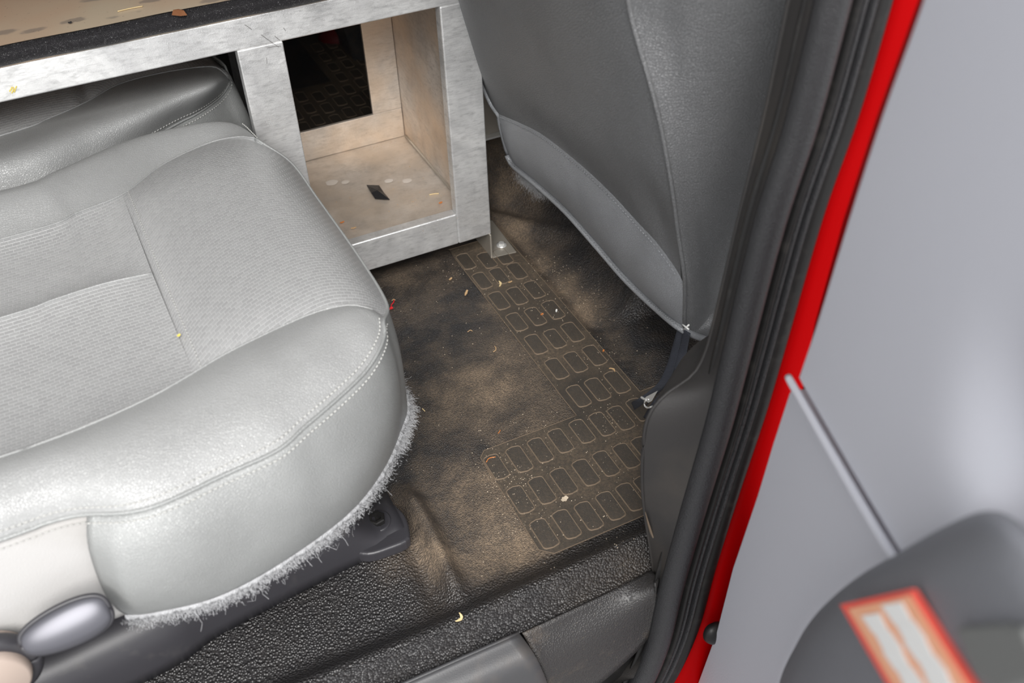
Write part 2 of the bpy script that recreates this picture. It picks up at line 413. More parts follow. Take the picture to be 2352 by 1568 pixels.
# printed panel (L shaped) and its pads
Zp = .0016
bl = [(.541, 1.47), (.541, .957), (.380, .957), (.369, .946), (.369, .752), (.385, .737), (.70, .737), (.70, .957), (.658, .957), (.658, 1.47)]
panel = prism('printed_panel', [Vector((x, y, Zp)) for x, y in bl][::-1], Vector((0, 0, 1)), .004, M['mat_smooth'], floor, bev=.0012)
bp = [Vector((x, y, Zp-.0002)) for x, y in bl]
bq = []
for i in range(len(bp)):
    a_, b_ = bp[i], bp[(i+1) % len(bp)]
    for k in range(12): bq.append(a_.lerp(b_, k/12))
tube('panel_border', bq+[bq[0]], .0008, M['pad_edge'], floor, k=5, flat=.6)
pts = []
for l, (ox, oy) in ((((355, 235), (500, 408), (652, 588), (812, 780), (985, 980), (1172, 1200), (1368, 1445), (545, 225), (655, 365), (815, 545), (980, 730), (1155, 930), (1340, 1140), (1540, 1385), (690, 190), (815, 320), (970, 488), (1140, 670), (1315, 870), (1510, 1080), (1715, 1320)), (980, 540)),
                    (((355, 750), (560, 680), (750, 600), (930, 515), (1125, 430), (1305, 365), (1475, 310), (1640, 235), (570, 1045), (765, 960), (960, 880), (1160, 800), (1340, 720), (1525, 650), (1690, 590), (785, 1350), (985, 1265), (1185, 1190), (1380, 1100), (1560, 1020), (1720, 950)), (1050, 880))):
    for a_, b_ in l: pts.append(P(ox+a_/3.92, oy+b_/3.92, z=.002))
def pad_mesh(wx=.0245, wy=.050):
    n = 5; out = []
    def ring(w, h, z, rc):
        o = []
        for cx, cy, a0 in ((w/2-rc, h/2-rc, 0), (-w/2+rc, h/2-rc, 90), (-w/2+rc, -h/2+rc, 180), (w/2-rc, -h/2+rc, 270)):
            for k in range(3):
                t = R(a0+45*k); x_ = cx+rc*math.cos(t); y_ = cy+rc*math.sin(t)
                o.append((x_, y_+math.copysign(.0034*(1-(2*x_/w)**2), cy), z))
            if a0 in (0, 180):
                for q in (.5, 0, -.5):
                    x_ = q*(w-2*rc)*(1 if a0 == 0 else -1); o.append((x_, math.copysign(h/2+.0034*(1-(2*x_/w)**2), cy), z))
        return o
    rs = [ring(wx+.0022, wy-.0012, -.0004, .0035), ring(wx+.0004, wy-.003, .0015, .003), ring(wx-.0008, wy-.0042, .0015, .003), ring(wx-.0018, wy-.0052, .0007, .0025)]
    V = [p for r_ in rs for p in r_]; Fc = []; mi = []
    for q in range(3):
        for i in range(18):
            Fc.append((q*18+i, q*18+(i+1) % 18, (q+1)*18+(i+1) % 18, (q+1)*18+i)); mi.append(1)
    Fc.append(tuple(range(54, 72))); mi.append(0)
    me = bpy.data.meshes.new('mat_pad'); me.from_pydata(V, [], Fc); me.materials.append(M['mat_pad']); me.materials.append(M['pad_edge'])
    me.polygons.foreach_set('material_index', mi); me.update(); return me
pm = pad_mesh()
def pads(L, z=Zp):
    for p in L:
        o = bpy.data.objects.new('mat_pad', pm); COL.objects.link(o); o.parent = floor; o.location = (p.x, p.y, z)
        s = random.uniform(.97, 1.03); o.scale = (s, s, 1)
pads(pts)
# the same printed panel on the far side of the cab, seen through the console
far = []
for j in range(4):
    for i in range(9): far.append(Vector((.36+i*.039, 2.02+j*.068+.02*(i % 2), 0)))
for j in range(4):
    for i in range(3): far.append(Vector((.60+i*.04, 2.30+j*.068, 0)))
prism('printed_panel', [Vector((x, y, Zp)) for x, y in ((.33, 1.98), (.76, 1.98), (.76, 2.58), (.57, 2.58), (.57, 2.29), (.33, 2.29))], Vector((0, 0, 1)), .004, M['mat_smooth'], floor, bev=.0012)
pads(far)

# ------------------------------------------------------------------ aperture: pillar trim, seals, red frame
YS = .60
outer_px = [(2140, -260), (2066, 0), (1985, 270), (1903, 500), (1815, 800), (1770, 950), (1708, 1134), (1655, 1300), (1612, 1450), (1556, 1568)]
OP = [P(a_, b_, y=YS) for a_, b_ in outer_px]+[Vector((.475, YS, -.285)), Vector((.40, YS, -.325)), Vector((.28, YS, -.345)), Vector((-.2, YS, -.36)), Vector((-.9, YS, -.37))]
OP = [OP[0]+(OP[0]-OP[1])*1.6]+OP
OP = smooth_path(OP, 160)
def off_path(s, dy):
    out = []; n = len(OP)
    for i in range(n):
        t = (OP[min(i+2, n-1)]-OP[max(i-2, 0)]).normalized()
        nrm = Vector((t.z, 0, -t.x))  # towards the opening
        out.append(OP[i]+nrm*s+Vector((0, dy, 0)))
    return out
seal = thing('weatherstrip', 'black rubber door seal running down the pillar and round the sill corner', 'door seal', OP[60])
def sweep(name, s, dy, ra, rb, mat, parent):
    """elliptic bead: half width ra in the plane of the opening, rb across it"""
    c = off_path(s, dy); n = len(c); k = 14; V = []; Fc = []
    e = off_path(s+.01, dy)
    for i in range(n):
        u = (e[i]-c[i]).normalized()
        for j in range(k):
            th = 2*math.pi*j/k
            V.append(c[i]+u*math.cos(th)*ra+Vector((0, 1, 0))*math.sin(th)*rb)
    for i in range(n-1):
        for j in range(k): Fc.append((i*k+j, i*k+(j+1) % k, (i+1)*k+(j+1) % k, (i+1)*k+j))
    return mesh(name, V, Fc, mat, parent)
sweep('seal_bulb', .073, .004, .0165, .016, M['seal'], seal)
sweep('seal_lip', .049, .006, .0045, .012, M['sealblack'], seal)
sweep('seal_lip', .0405, .006, .003, .010, M['seal'], seal)
sweep('outer_seal', .013, .012, .012, .014, M['sealblack'], seal)
sweep('seal_lip', .029, .008, .003, .012, M['seal'], seal)
# carrier behind the beads
G = [off_path(s, dy) for s, dy in ((.088, .020), (.08, .018), (.06, .016), (.04, .018), (.02, .024), (.0, .02))]
grid_obj('seal_carrier', G, M['sealblack'], seal, thick=.003)
# red painted aperture flange
G = [off_path(s, dy) for s, dy in ((.004, .02), (.0, .008), (-.006, .0), (-.03, -.004), (-.05, -.012), (-.07, -.014), (-.085, .0), (-.09, .06))]
structure(grid_obj('wall_right', G, M['red'], thick=.002), 'bright red painted body edge beside the open door', 'car body')
# pillar trim (kick panel)
edge_px = [(1868, -260), (1812, 0), (1755, 270), (1697, 500), (1640, 740), (1618, 815), (1590, 862), (1530, 905), (1492, 950), (1478, 1010), (1475, 1100), (1480, 1170), (1494, 1260), (1505, 1340), (1507, 1405), (1480, 1470), (1400, 1545), (1330, 1590)]
E0 = smooth_path([P(a_, b_, y=.645) for a_, b_ in edge_px], 90)
In = off_path(.089, .008)
# part of the seal path that faces the trim edge
def nearest(pth, px):
    return min(range(len(pth)), key=lambda i: (pth[i]-px).length)
i0 = nearest(In, P(1905, -260, y=YS)); i1 = nearest(In, P(1345, 1600, y=YS))
def PJ(p):
    q = p-Vector((0, 0, CZ)); r_ = [sum(M3[k][c]*q[c] for c in range(3)) for k in range(3)]
    return 784+F*r_[1]/r_[2]
I0 = []; kk = i0
for i, p in enumerate(E0):
    want = PJ(p)+10
    while kk < i1 and PJ(In[kk]) < want: kk += 1
    a_, b_ = In[kk-1], In[kk]; ya, yb = PJ(a_), PJ(b_)
    I0.append(a_.lerp(b_, max(0, min(1, (want-ya)/(yb-ya))) if abs(yb-ya) > 1e-6 else 0))
mid = [I0[i].lerp(E0[i], .55)+Vector((0, -.05*max(0, (I0[i]-E0[i]).length-.035), 0)) for i in range(90)]
back = [p+Vector((.075, .055, 0)) for p in E0]
lip = [p+Vector((.006, .006, 0)) for p in E0]
tr = structure(grid_obj('trim_1', puff_grid(I0, E0, 14, 0, mids=[mid]), M['trim']), 'black grained plastic trim of the door pillar', 'trim')
grid_obj('trim_return', [E0, lip, back], M['trim'], tr)
tube('trim_edge', E0, .0022, M['trim'], tr)
# red-brown worn scuff on the trim foot
sc_ = smooth_path(PL([(1482, 1175), (1490, 1205), (1500, 1235), (1514, 1262)], y=.640), 12)
tube('scuff_mark', sc_, lambda t: .0005+.0035*math.sin(math.pi*min(1, t*1.0)), M['pad_edge'], tr, k=6, flat=.3)

# sill pieces between mat and seal
sl = [Vector((x, .65, .002)) for x in (-.9, .0, .204, .285, .36, .43, .49, .53)]
vin_top = smooth_path(PL([(1198, 1452), (1300, 1404), (1400, 1358), (1497, 1313)], z=.004), 30)
vin_bot = smooth_path([P(a_, b_, y=.612) for a_, b_ in ((1262, 1600), (1350, 1580), (1400, 1547), (1480, 1472), (1503, 1420), (1508, 1380), (1506, 1340))], 30)
vm = [vin_top[i].lerp(vin_bot[i], .45)+Vector((0, -.012, .012)) for i in range(30)]
vs = grid_obj('sill_cover', puff_grid(vin_top, vin_bot, 16, .003, mids=[vm]), M['vinyl'], thick=.003)
grid_obj('sill_core', [[Vector((x, .668, .0)) for x in (-.9, .3, .56)], [Vector((x, .664, -.02)) for x in (-.9, .3, .56)], [Vector((x, .625, -.2)) for x in (-.9, .3, .62)], [Vector((x, .625, -.45)) for x in (-.9, .3, .62)]], M['sealblack'], vs, thick=.002)
structure(vs, 'smooth dark vinyl sill cover between floor mat and door seal', 'sill'); vs.name = 'trim_2'
pt = smooth_path(PL([(0, 1960), (500, 1755), (952, 1560), (1060, 1512), (1192, 1455)], z=.008), 40)
pb = [Vector((p.x+.01, .60, -.12)) for p in pt]; pb[-1] = P(1275, 1600, y=.61)
pb = resample([pb[0], pb[20], P(1272, 1610, y=.605)], 40)
pmid = [pt[i].lerp(pb[i], .35)+Vector((0, -.018, .02)) for i in range(40)]
pp = grid_obj('trim_3', puff_grid(pt, pb, 16, .002, mids=[pmid]), M['sillplate'], thick=.004)
structure(pp, 'grey plastic sill plate at the bottom edge of the doorway', 'sill')
tube('plate_edge', [p+Vector((0, 0, .0005)) for p in pt], .003, M['sillplate'], pp)
arc = smooth_path(PL([(1080, 1600), (1105, 1560), (1150, 1546), (1162, 1552), (1175, 1600)], y=.628), 24)
tube('moulded_ridge', arc, .002, M['plastic'], pp)

# ------------------------------------------------------------------ near seat
seat = thing('seat_cushion', 'large light grey leather and embossed fabric seat cushion in the foreground', 'car seat', (.0, 1.05, .12))
def ext(L, dx=-.35, dz=0):
    p, q = L[0], L[1]
    return [p+Vector((dx, -(dx)*-.0, dz))]+L
ZT = .395
K1 = PL([(61, 534), (180, 488), (283, 446), (375, 378), (477, 330), (545, 315), (586, 318)], z=ZT)
for i, p in enumerate(K1): K1[i] = P(*[(61, 534), (180, 488), (283, 446), (375, 378), (477, 330), (545, 315), (586, 318)][i], z=ZT-(.004 if i < 5 else .0))
K1 = ext(K1)
K2 = ext(PL([(0, 1050), (51, 1034), (200, 978), (341, 915), (441, 859), (511, 817), (613, 766), (715, 721), (800, 701), (857, 711)], z=ZT-.004))
K2[-1] = P(857, 711, z=.383)
k3z = [.352, .354, .356, .358, .359, .36, .361, .362, .363, .366, .372]
K3near = ext([P(a_, b_, z=z_) for (a_, b_), z_ in zip([(0, 1240), (102, 1202), (187, 1182), (289, 1177), (375, 1155), (511, 1092), (637, 1034), (700, 980), (768, 922), (836, 857), (870, 806)], k3z)])
corner = [P(884, 766, z=.374), P(881, 738, z=.378)]
front = [Vector((.252, .92, .362)), Vector((.257, 1.03, .354)), Vector((.252, 1.2, .354)), Vector((.243, 1.30, .366)), K1[-1].copy()]
K3 = K3near+corner+front
n3 = 150
K3s = smooth_path(K3, n3)
# end on the K3 loop where K2 arrives
je = min(range(n3), key=lambda i: (K3s[i]-K2[-1]).length)
frontC = [Vector((K3s[i])) for i in range(je, n3)]
NF = 34
# far rim
K0 = [Vector((-.5, 1.395, .36)), Vector((-.14, 1.398, .36)), Vector((.0, 1.405, .36)), Vector((.12, 1.405, .36)), Vector((.19, 1.385, .36)), K1[-1].copy()]
# --- top fabric: the front roll closes on the K3 loop
def top_curve(v):
    """longitudinal curve at fraction v between K1 and K2"""
    return None
nu = 70
k1r = smooth_path(K1, 80); k2r = smooth_path(K2, 80)
# split at insert seam X ~ .006
def split(cur, x):
    i = min(range(len(cur)), key=lambda i: abs(cur[i].x-x)); return cur[:i+1], cur[i:]
k1a, k1b = split(k1r, .006); k2a, k2b = split(k2r, .011)
nA, nB = 60, 46
k1a = resample(k1a, nA); k2a = resample(k2a, nA); k1b = resample(k1b, nB); k2b = resample(k2b, nB)
kc1, kc2 = k1a[-1], k2a[-1]
kmj = P(350, 628, z=ZT-.006); frac = (kmj-kc1).length/(kc2-kc1).length
km = smooth_path([Vector((-.5, 1.07, ZT-.001))]+PL([(0, 731), (120, 690), (240, 652), (350, 628)], z=ZT-.003), nA)
G = puff_grid(k1a, km, 26, .012, 3, uend=(0, 1)); grid_obj('fabric_panel', G, M['fabric'], seat, flip=True)
G = puff_grid(km, k2a, 26, .010, 3, uend=(0, 1)); grid_obj('fabric_panel', G, M['fabric'], seat, flip=True)
# front panel: grid rows between k1b and k2b, u to the front loop
rows = 60; Gf = []
Fr = resample(frontC[::-1], rows+1)   # from far corner (K1 side) to near corner
for j in range(rows+1):
    t = j/rows
    # rear line follows the insert seam
    if t < frac: rear = kc1.lerp(kmj, t/frac)
    else: rear = kmj.lerp(kc2, (t-frac)/(1-frac))
    base = [k1b[i].lerp(k2b[i], t) for i in range(nB)]
    # warp so that the last point is on the loop
    d0 = rear-base[0]; d1 = Fr[j]-base[-1]
    row = []
    for i in range(nB):
        u = i/(nB-1)
        p = base[i]+d0*(1-u)**2+Vector((d1.x*u**2, d1.y*u**2, d1.z*u**7))
        row.append(p)
    Gf.append(row)
nV = Vector((0, 0, 1))
for j in range(rows+1):
    t = 2*j/rows-1; fv = 1-abs(t)**6
    for i in range(nB):
        u = i/(nB-1); fu = (1-(1-u)**14)*(1-u**6)
        Gf[j][i] = Gf[j][i]+Vector((0, 0, .014*fv*fu))
grid_obj('thigh_support', Gf, M['fabric'], seat, flip=True)
# far leather band
K0s = smooth_path(K0, 110); k1l = resample(k1r, 110)
k1l[-1] = k1r[-1]
rimtop = smooth_path([Vector((-.5, 1.33, .425))]+[P(a_, b_, z=z_) for a_, b_, z_ in ((0, 440, .418), (130, 393, .418), (300, 320, .414), (450, 284, .406), (520, 280, .400), (556, 292, .394), (584, 312, .388))], 110)
G = puff_grid(k1l, K0s, 26, 0, mids=[rimtop]); grid_obj('leather_band', G, M['leather'], seat)
# near leather bolster
iK2 = je
K3b = resample(K3s[:je+1], 120); k2l = resample(k2r, 120)
Gb = puff_grid(k2l, K3b, 30, .017, 2.4, uend=(0, 1), dirv=Vector((0, -.5, 1)))
# keep closed at the front corner
grid_obj('bolster', Gb, M['leather'], seat, flip=True)
# skirt
K4n = PL([(290, 1412), (350, 1407), (500, 1370), (650, 1290), (800, 1180), (880, 1080), (922, 985), (934, 925)], z=.2)
K4 = [P(190, 1190, z=.352)]  # placeholder replaced below
xs = K4n+[Vector((.262, 1.0, .195)), Vector((.262, 1.2, .195)), Vector((.235, 1.36, .195))]
sk_top_i = min(range(n3), key=lambda i: (K3s[i]-P(189, 1184, z=.356)).length)
T = resample(K3s[sk_top_i:], 130)
# the side border of the leather skirt runs down from the seam
B = smooth_path(xs, 130)
lf = smooth_path([T[0]]+[P(a_, b_, y=.742) for a_, b_ in ((200, 1240), (214, 1295), (240, 1360), (268, 1398))]+[B[0]], 26)
Gs = []
for j in range(26):
    t = j/25; row = []
    for i in range(130):
        u = i/129
        p = T[i].lerp(B[i], t)
        dd = lf[j]-T[0].lerp(B[0], t)
        row.append(p+dd*max(0, 1-u*6)**1.5)
    Gs.append(row)
Go = [list(r_) for r_ in Gs]
for j in range(26):
    t = j/25
    for i in range(130):
        du = (Go[j][min(i+4, 129)]-Go[j][max(i-4, 0)]); nn = Vector((du.y, -du.x, 0)).normalized()
        bul = .020*math.sin(math.pi*min(1, t*1.0))**.8*(1 if i > 4 else i/4)*(1-.85*sst(.28, .55, i/129))
        wr = .0012*math.sin(i*.12+t*3)*math.sin(math.pi*t)
        Gs[j][i] = Gs[j][i]+nn*(bul+wr)
grid_obj('skirt', Gs, M['leather_side'], seat, flip=True, thick=.003)
# pale cloth side behind the skirt
T2 = resample(K3s[:sk_top_i+6], 40)
T2 = [p+Vector((0, .004, -.003)) for p in T2]
B2 = [Vector((p.x+.01, .748, .19)) for p in T2]
G = puff_grid(T2, B2, 18, .006, 2, uend=(0, 0), dirv=Vector((0, -1, 0)))
# curl towards the lower right behind the skirt corner
for j in range(19):
    t = j/18
    for i in range(40): G[j][i] = G[j][i]+Vector((.055*t*t*(i/39), .006*t, 0))
grid_obj('cloth_side', G, M['cloth'], seat, flip=True, thick=.003)
# underside, so that the cushion is closed
und = [Vector((-.5, .78, .19))]+[p+Vector((0, .01, .004)) for p in resample(B, 40)]+[Vector((.22, 1.385, .2)), Vector((-.5, 1.385, .2))]
o = mesh('cushion_base', und, [tuple(range(len(und)))], M['cabin'], seat, smooth=False)
K0low = [Vector((p.x, min(p.y, 1.39), .2)) for p in K0s]
grid_obj('rear_side', [K0s, K0low], M['leather_side'], seat)

# seams: piping groove + two rows of stitches
def stitches(name, path, width, step, mat, parent, r0=.0009, skip=.28, lift=None):
    if parent.name.startswith('front_seat'): mat = M['leather_band']
    V = []; Fc = []
    L = sum((path[i+1]-path[i]).length for i in range(len(path)-1)); n = max(2, int(L/step))
    q = resample(path, n*4+1)
    for i in range(n):
        a_, b_ = q[i*4], q[i*4+3]
        l = lift or Vector((0, 0, 0))
        mm = (a_+b_)/2
        tube_data([a_.lerp(b_, .05)-l*.2, mm+l, b_-l*.2], r0, 5, V, Fc)
    o = mesh(name, V, Fc, mat, parent); o['kind'] = 'stuff'; return o
def row_at(G, dist, from_start=True):
    out = []; n = len(G[0]); m_ = len(G)
    for i in range(n):
        col = [G[j][i] for j in (range(m_) if from_start else range(m_-1, -1, -1))]
        s = 0
        for k in range(1, m_):
            e = (col[k]-col[k-1]).length
            if s+e >= dist: out.append(col[k-1].lerp(col[k], (dist-s)/e)); break
            s += e
        else: pass
    return out
up = Vector((0, -.0003, .0004))
tube('seam_piping', K3s, .0022, M['leather_side'], seat)
r1 = row_at(Gb, .0085, False)[:118]; r2 = row_at(Gs, .009, True)
r2 = [p for p in r2 if p.y < .885]
stitches('stitching', r1, 0, .0058, M['thread'], seat, lift=up)
stitches('stitching', r2, 0, .0058, M['thread'], seat, lift=Vector((0, -.0007, .0003)))
rc = [p+Vector((0, -.003, -.010)) for p in T2]
stitches('stitching', rc, 0, .006, M['thread'], seat, r0=.0006)
stitches('stitching', [Gf[j][2]+Vector((0, 0, .0004)) for j in range(rows+1)], 0, .006, M['thread'], seat, r0=.0005)
farst = row_at([[K1p for K1p in k1l]]+[k0 for k0 in [rimtop]], .001) if 0 else None
# fine raised welts along K1, K2, Km
for c_, rr in ((k1r, .0013), (k2r, .0013), (km, .0013)):
    tube('seam_welt', [p+Vector((0, 0, .0006)) for p in c_], rr, M['leather'], seat)
rimst = [P(a_, b_, z=.388) for a_, b_ in ((556, 284), (566, 292), (578, 304), (592, 318))]
stitches('stitching', smooth_path(rimst, 16), 0, .005, M['thread'], seat, lift=Vector((0, 0, .001)))

# felt fringe under the skirt
def fringe(name, path, n, lmin, lmax, down, parent, mat, wd=.00035, band=.004, droop=.6):
    V = []; Fc = []
    for _ in range(n):
        i = random.random()*(len(path)-1); k = int(i)
        p = path[k].lerp(path[min(k+1, len(path)-1)], i-k)
        t = (path[min(k+1, len(path)-1)]-path[k]); t = t.normalized() if t.length > 1e-9 else Vector((1, 0, 0))
        p = p+Vector((random.gauss(0, band*.35), random.gauss(0, band*.4), -random.random()*band))
        dr = (down+Vector((random.gauss(0, .5), random.gauss(0, .5), random.gauss(0, .35)))).normalized()
        l = random.uniform(lmin, lmax)*(2.0 if random.random() < .03 else 1)
        sd_ = t*wd*.5+Vector((0, 0, wd*.2))
        b0 = len(V); q = p.copy()
        for s in range(4):
            V.append(q-sd_); V.append(q+sd_)
            q = q+dr*l/3; dr = (dr+Vector((random.gauss(0, droop), random.gauss(0, droop), random.gauss(0, droop)-.1))*.6).normalized()
        for s in range(3): Fc.append((b0+2*s, b0+2*s+1, b0+2*s+3, b0+2*s+2))
    o = mesh(name, V, Fc, mat, parent, smooth=False); o['kind'] = 'stuff'; return o
Bf = smooth_path([p+Vector((0, .004, -.004)) for p in xs[:9]], 200)
def lumpy(path, r0, amp):
    rr = [r0+amp*math.sin(i*.9)*math.sin(i*.37+1)+amp*.6*math.sin(i*2.3) for i in range(len(path))]
    return lambda t: rr[min(len(rr)-1, int(t*(len(rr)-1)+.5))]
fb_ = tube('felt_backing', [p+Vector((0, .002, -.001)) for p in Bf], lumpy(Bf, .006, .0014), M['felt'], seat, k=10)
fringe('felt_fringe', Bf, 20000, .0012, .0042, Vector((0, -.5, -.5)), seat, M['felt'], wd=.00026, band=.013, droop=1.1)
fringe('felt_fringe', Bf[20:], 90, .012, .028, Vector((.1, -.4, -.7)), seat, M['felt'], band=.012, wd=.0003, droop=1.4)
fringe('felt_fringe', Bf[140:], 2600, .004, .011, Vector((.6, -.5, -.4)), seat, M['felt'], band=.012)

# seat frame rail, bracket and bolt
def railpt(px, py, z): return P(px, py, z=z)
lowl = smooth_path([Vector((-.6, .78, .0))]+PL([(310, 1568), (500, 1452), (690, 1352), (830, 1283), (900, 1255), (938, 1238)], z=.008), 60)
def rl(dy, dz): return [Vector((p.x-dz*.0, p.y+dy, p.z+dz)) for p in lowl]
tap = [sst(.225, .15, p.x) for p in lowl]
G = []
for dy, dz in ((0, -.01), (0, .012), (.002, .035), (.008, .06), (.02, .075), (.04, .082), (.09, .084)):
    G.append([Vector((p.x, p.y+dy, p.z+dz*(1 if dz < .01 else (.22+.78*tp)))) for p, tp in zip(lowl, [1-sst(.12, .19, p.x) for p in lowl])])
grid_obj('rail_cover', G, M['plastic'], seat, flip=False, thick=.002)
br = [P(a_, b_, z=.022) for a_, b_ in ((800, 1190), (850, 1140), (885, 1145), (915, 1165), (932, 1185), (940, 1215), (938, 1238), (900, 1256), (840, 1272), (790, 1250))]
brk = prism('mounting_bracket', smooth_path(br+[br[0]], 40)[:-1], Vector((0, 0, 1)), .02, M['plastic'], seat, bev=.004, seg=3)
bc = P(866, 1197, z=.026)
def ring_solid(name, c, prof, k, mat, parent):
    V = []; Fc = []
    for r_, z_ in prof:
        for j in range(k):
            t = 2*math.pi*j/k+.2; V.append((c.x+r_*math.cos(t), c.y+r_*math.sin(t), c.z+z_))
    for q in range(len(prof)-1):
        for j in range(k): Fc.append((q*k+j, q*k+(j+1) % k, (q+1)*k+(j+1) % k, (q+1)*k+j))
    Fc.append(tuple((len(prof)-1)*k+j for j in range(k)))
    return mesh(name, V, Fc, mat, parent, smooth=k > 8)
ring_solid('bolt_washer', bc, ((.0195, -.004), (.0195, .001), (.018, .002), (.014, .001)), 28, M['plastic'], brk)
ring_solid('bolt_head', bc, ((.0125, -.002), (.0125, .008), (.011, .0095), (.0075, .0095), (.007, .004)), 6, M['sealblack'], brk)

# recline lever
def ellipsoid_lever():
    c = P(152, 1437, y=.705); ax = (P(252, 1392, y=.705)-P(52, 1482, y=.705)); L = ax.length/2; ax.normalize()
    upv = (P(135, 1398, y=.705)-P(170, 1480, y=.705)); upv = (upv-ax*upv.dot(ax)); Hh = upv.length/2*1.0; upv.normalize(); nv = ax.cross(upv).normalized()
    upv, nv = upv*math.cos(R(22))*.68+Vector((0, 1, 0))*math.sin(R(22)), nv
    V = []; Fc = []; nu_, nv_ = 40, 20
    for i in range(nu_+1):
        th = math.pi*i/nu_; sx = -math.cos(th); sr = math.sin(th)**.62
        for j in range(nv_):
            ph = 2*math.pi*j/nv_
            cy = math.cos(ph); cz_ = math.sin(ph)
            V.append(c+ax*L*sx+upv*Hh*sr*cy*(1+.12*sx)+nv*.012*sr*cz_)
    for i in range(nu_):
        for j in range(nv_): Fc.append((i*nv_+j, i*nv_+(j+1) % nv_, (i+1)*nv_+(j+1) % nv_, (i+1)*nv_+j))
    o = mesh('recline_lever', V, Fc, M['lever'], seat)
    rim = [V[i*nv_]+nv*-.0 for i in range(nu_+1)]+[V[i*nv_+nv_//2] for i in range(nu_, -1, -1)]
    tube('lever_rim', rim, .0028, M['plastic'], o, k=8)
    return o
lev = ellipsoid_lever(); tag(lev, 'glossy dark grey seat lever')
lp = P(40, 1462, y=.725)
tube('lever_shaft', [P(152, 1440, y=.72), P(152, 1430, y=.79)], .012, M['plastic'], seat, k=14)
# round beige cap with dark rim in the lower left corner
cc = P(-20, 1560, y=.72)
def cap(c, rad, mat1, mat2):
    e1 = (P(80, 1560, y=.72)-c).normalized(); nv = Vector((0, -1, 0)); e2 = nv.cross(e1)
    V = []; Fc = []; k = 40; prof = ((1.0, -.03), (1.0, .0), (.97, .006), (.9, .008))
    for r_, h in prof:
        for j in range(k):
            t = 2*math.pi*j/k; V.append(c+(e1*math.cos(t)+e2*math.sin(t))*rad*r_+nv*h)
    for q in range(3):
        for j in range(k): Fc.append((q*k+j, q*k+(j+1) % k, (q+1)*k+(j+1) % k, (q+1)*k+j))
    Fc.append(tuple(3*k+j for j in range(k)))
    return mesh('hinge_cap', V, Fc, mat1, seat)
rad = (P(74, 1530, y=.72)-cc).length
hc = cap(cc, rad, M['beige'], M['plastic']); tag(hc, 'beige plastic hinge cap')
ringp = [cc+Vector((math.cos(t), 0, math.sin(t)))*rad*1.06+Vector((0, .012, 0)) for t in [2*math.pi*i/48 for i in range(49)]]
tube('hinge_ring', ringp, .010, M['plastic'], seat, k=10, up=Vector((0, 1, 0)))

# ------------------------------------------------------------------ middle seat cushion under the board
mid_seat = thing('seat_cushion', 'second grey leather seat cushion tucked under the brown board', 'car seat', (.0, 1.7, .15))
S1 = smooth_path([Vector((-.5, 1.46, .415))]+PL([(0, 312), (112, 272), (197, 235), (272, 194), (375, 167), (477, 153)], z=.42)+[P(508, 162, z=.414), P(524, 180, z=.40)], 90)
S0 = smooth_path([Vector((-.5, 1.80, .43)), Vector((-.1, 1.82, .43)), Vector((.08, 1.82, .43)), Vector((.17, 1.79, .42)), Vector((.215, 1.72, .40)), P(530, 180, y=1.6), P(527, 184, z=.398)], 90)
sidx = min(range(90), key=lambda i: abs(S1[i].x+.003)) 
G = puff_grid(S0[:], S1[:], 30, .014, 3, uend=(0, 1), dirv=Vector((0, 0, 1)))
for row in G:
    for i in range(90):
        row[i] = row[i]+Vector((0, 0, -.010*math.exp(-((row[i].x+.003)/.006)**2)))
grid_obj('fabric_panel', G, M['fabric'], mid_seat, flip=False)
S2 = smooth_path([Vector((-.5, 1.41, .36))]+PL([(0, 470), (200, 400), (402, 287), (440, 268), (477, 245), (510, 218)], z=.375)+[P(527, 190, z=.39)], 90)
roll = smooth_path([Vector((-.5, 1.42, .41))]+PL([(0, 370), (200, 296), (300, 262), (400, 222), (480, 196)], z=.425)+[P(510, 184, z=.415), P(526, 186, z=.397)], 90)
Gr = puff_grid(S1, S2, 24, 0, mids=[roll]); grid_obj('bolster', Gr, M['leather'], mid_seat, flip=False)
S2o = smooth_path([Vector((-.5, 1.41, .36))]+PL([(0, 470), (200, 400), (402, 287), (440, 268), (477, 245), (510, 218)], z=.375)+[P(527, 190, z=.39), P(522, 165, z=.40), P(505, 140, y=1.6), Vector((.19, 1.75, .40))], 110)
S3 = [Vector((p.x*1.0+(.024 if p.x > .1 else 0), p.y+.0, .2)) for p in S2o]
for i in range(110):
    k = i/109
    S3[i] = Vector((min(S2o[i].x+.02*sst(.1, .2, S2o[i].x), .243), max(1.43, S2o[i].y+.01), .2))
Gm = puff_grid(S2o, S3, 16, .01, 2, uend=(0, 0), dirv=Vector((.5, -1, 0)))
grid_obj('skirt', Gm, M['leather_side'], mid_seat, flip=True)
tube('seam_piping', S2o, .002, M['leather_side'], mid_seat)
stitches('stitching', row_at(Gr, .008, False), 0, .0058, M['thread'], mid_seat, lift=Vector((0, -.0004, .0008)), r0=.0008)
stitches('stitching', row_at(Gm, .008, True), 0, .0058, M['thread'], mid_seat, lift=Vector((0, -.0008, .0003)), r0=.0008)
tube('seam_welt', [p+Vector((0, 0, .0004)) for p in S1], .0013, M['leather'], mid_seat)
mesh('cushion_base', [(-.5, 1.44, .2), (.212, 1.5, .2), (.212, 1.8, .2), (-.5, 1.83, .2)], [(0, 1, 2, 3)], M['cabin'], mid_seat)

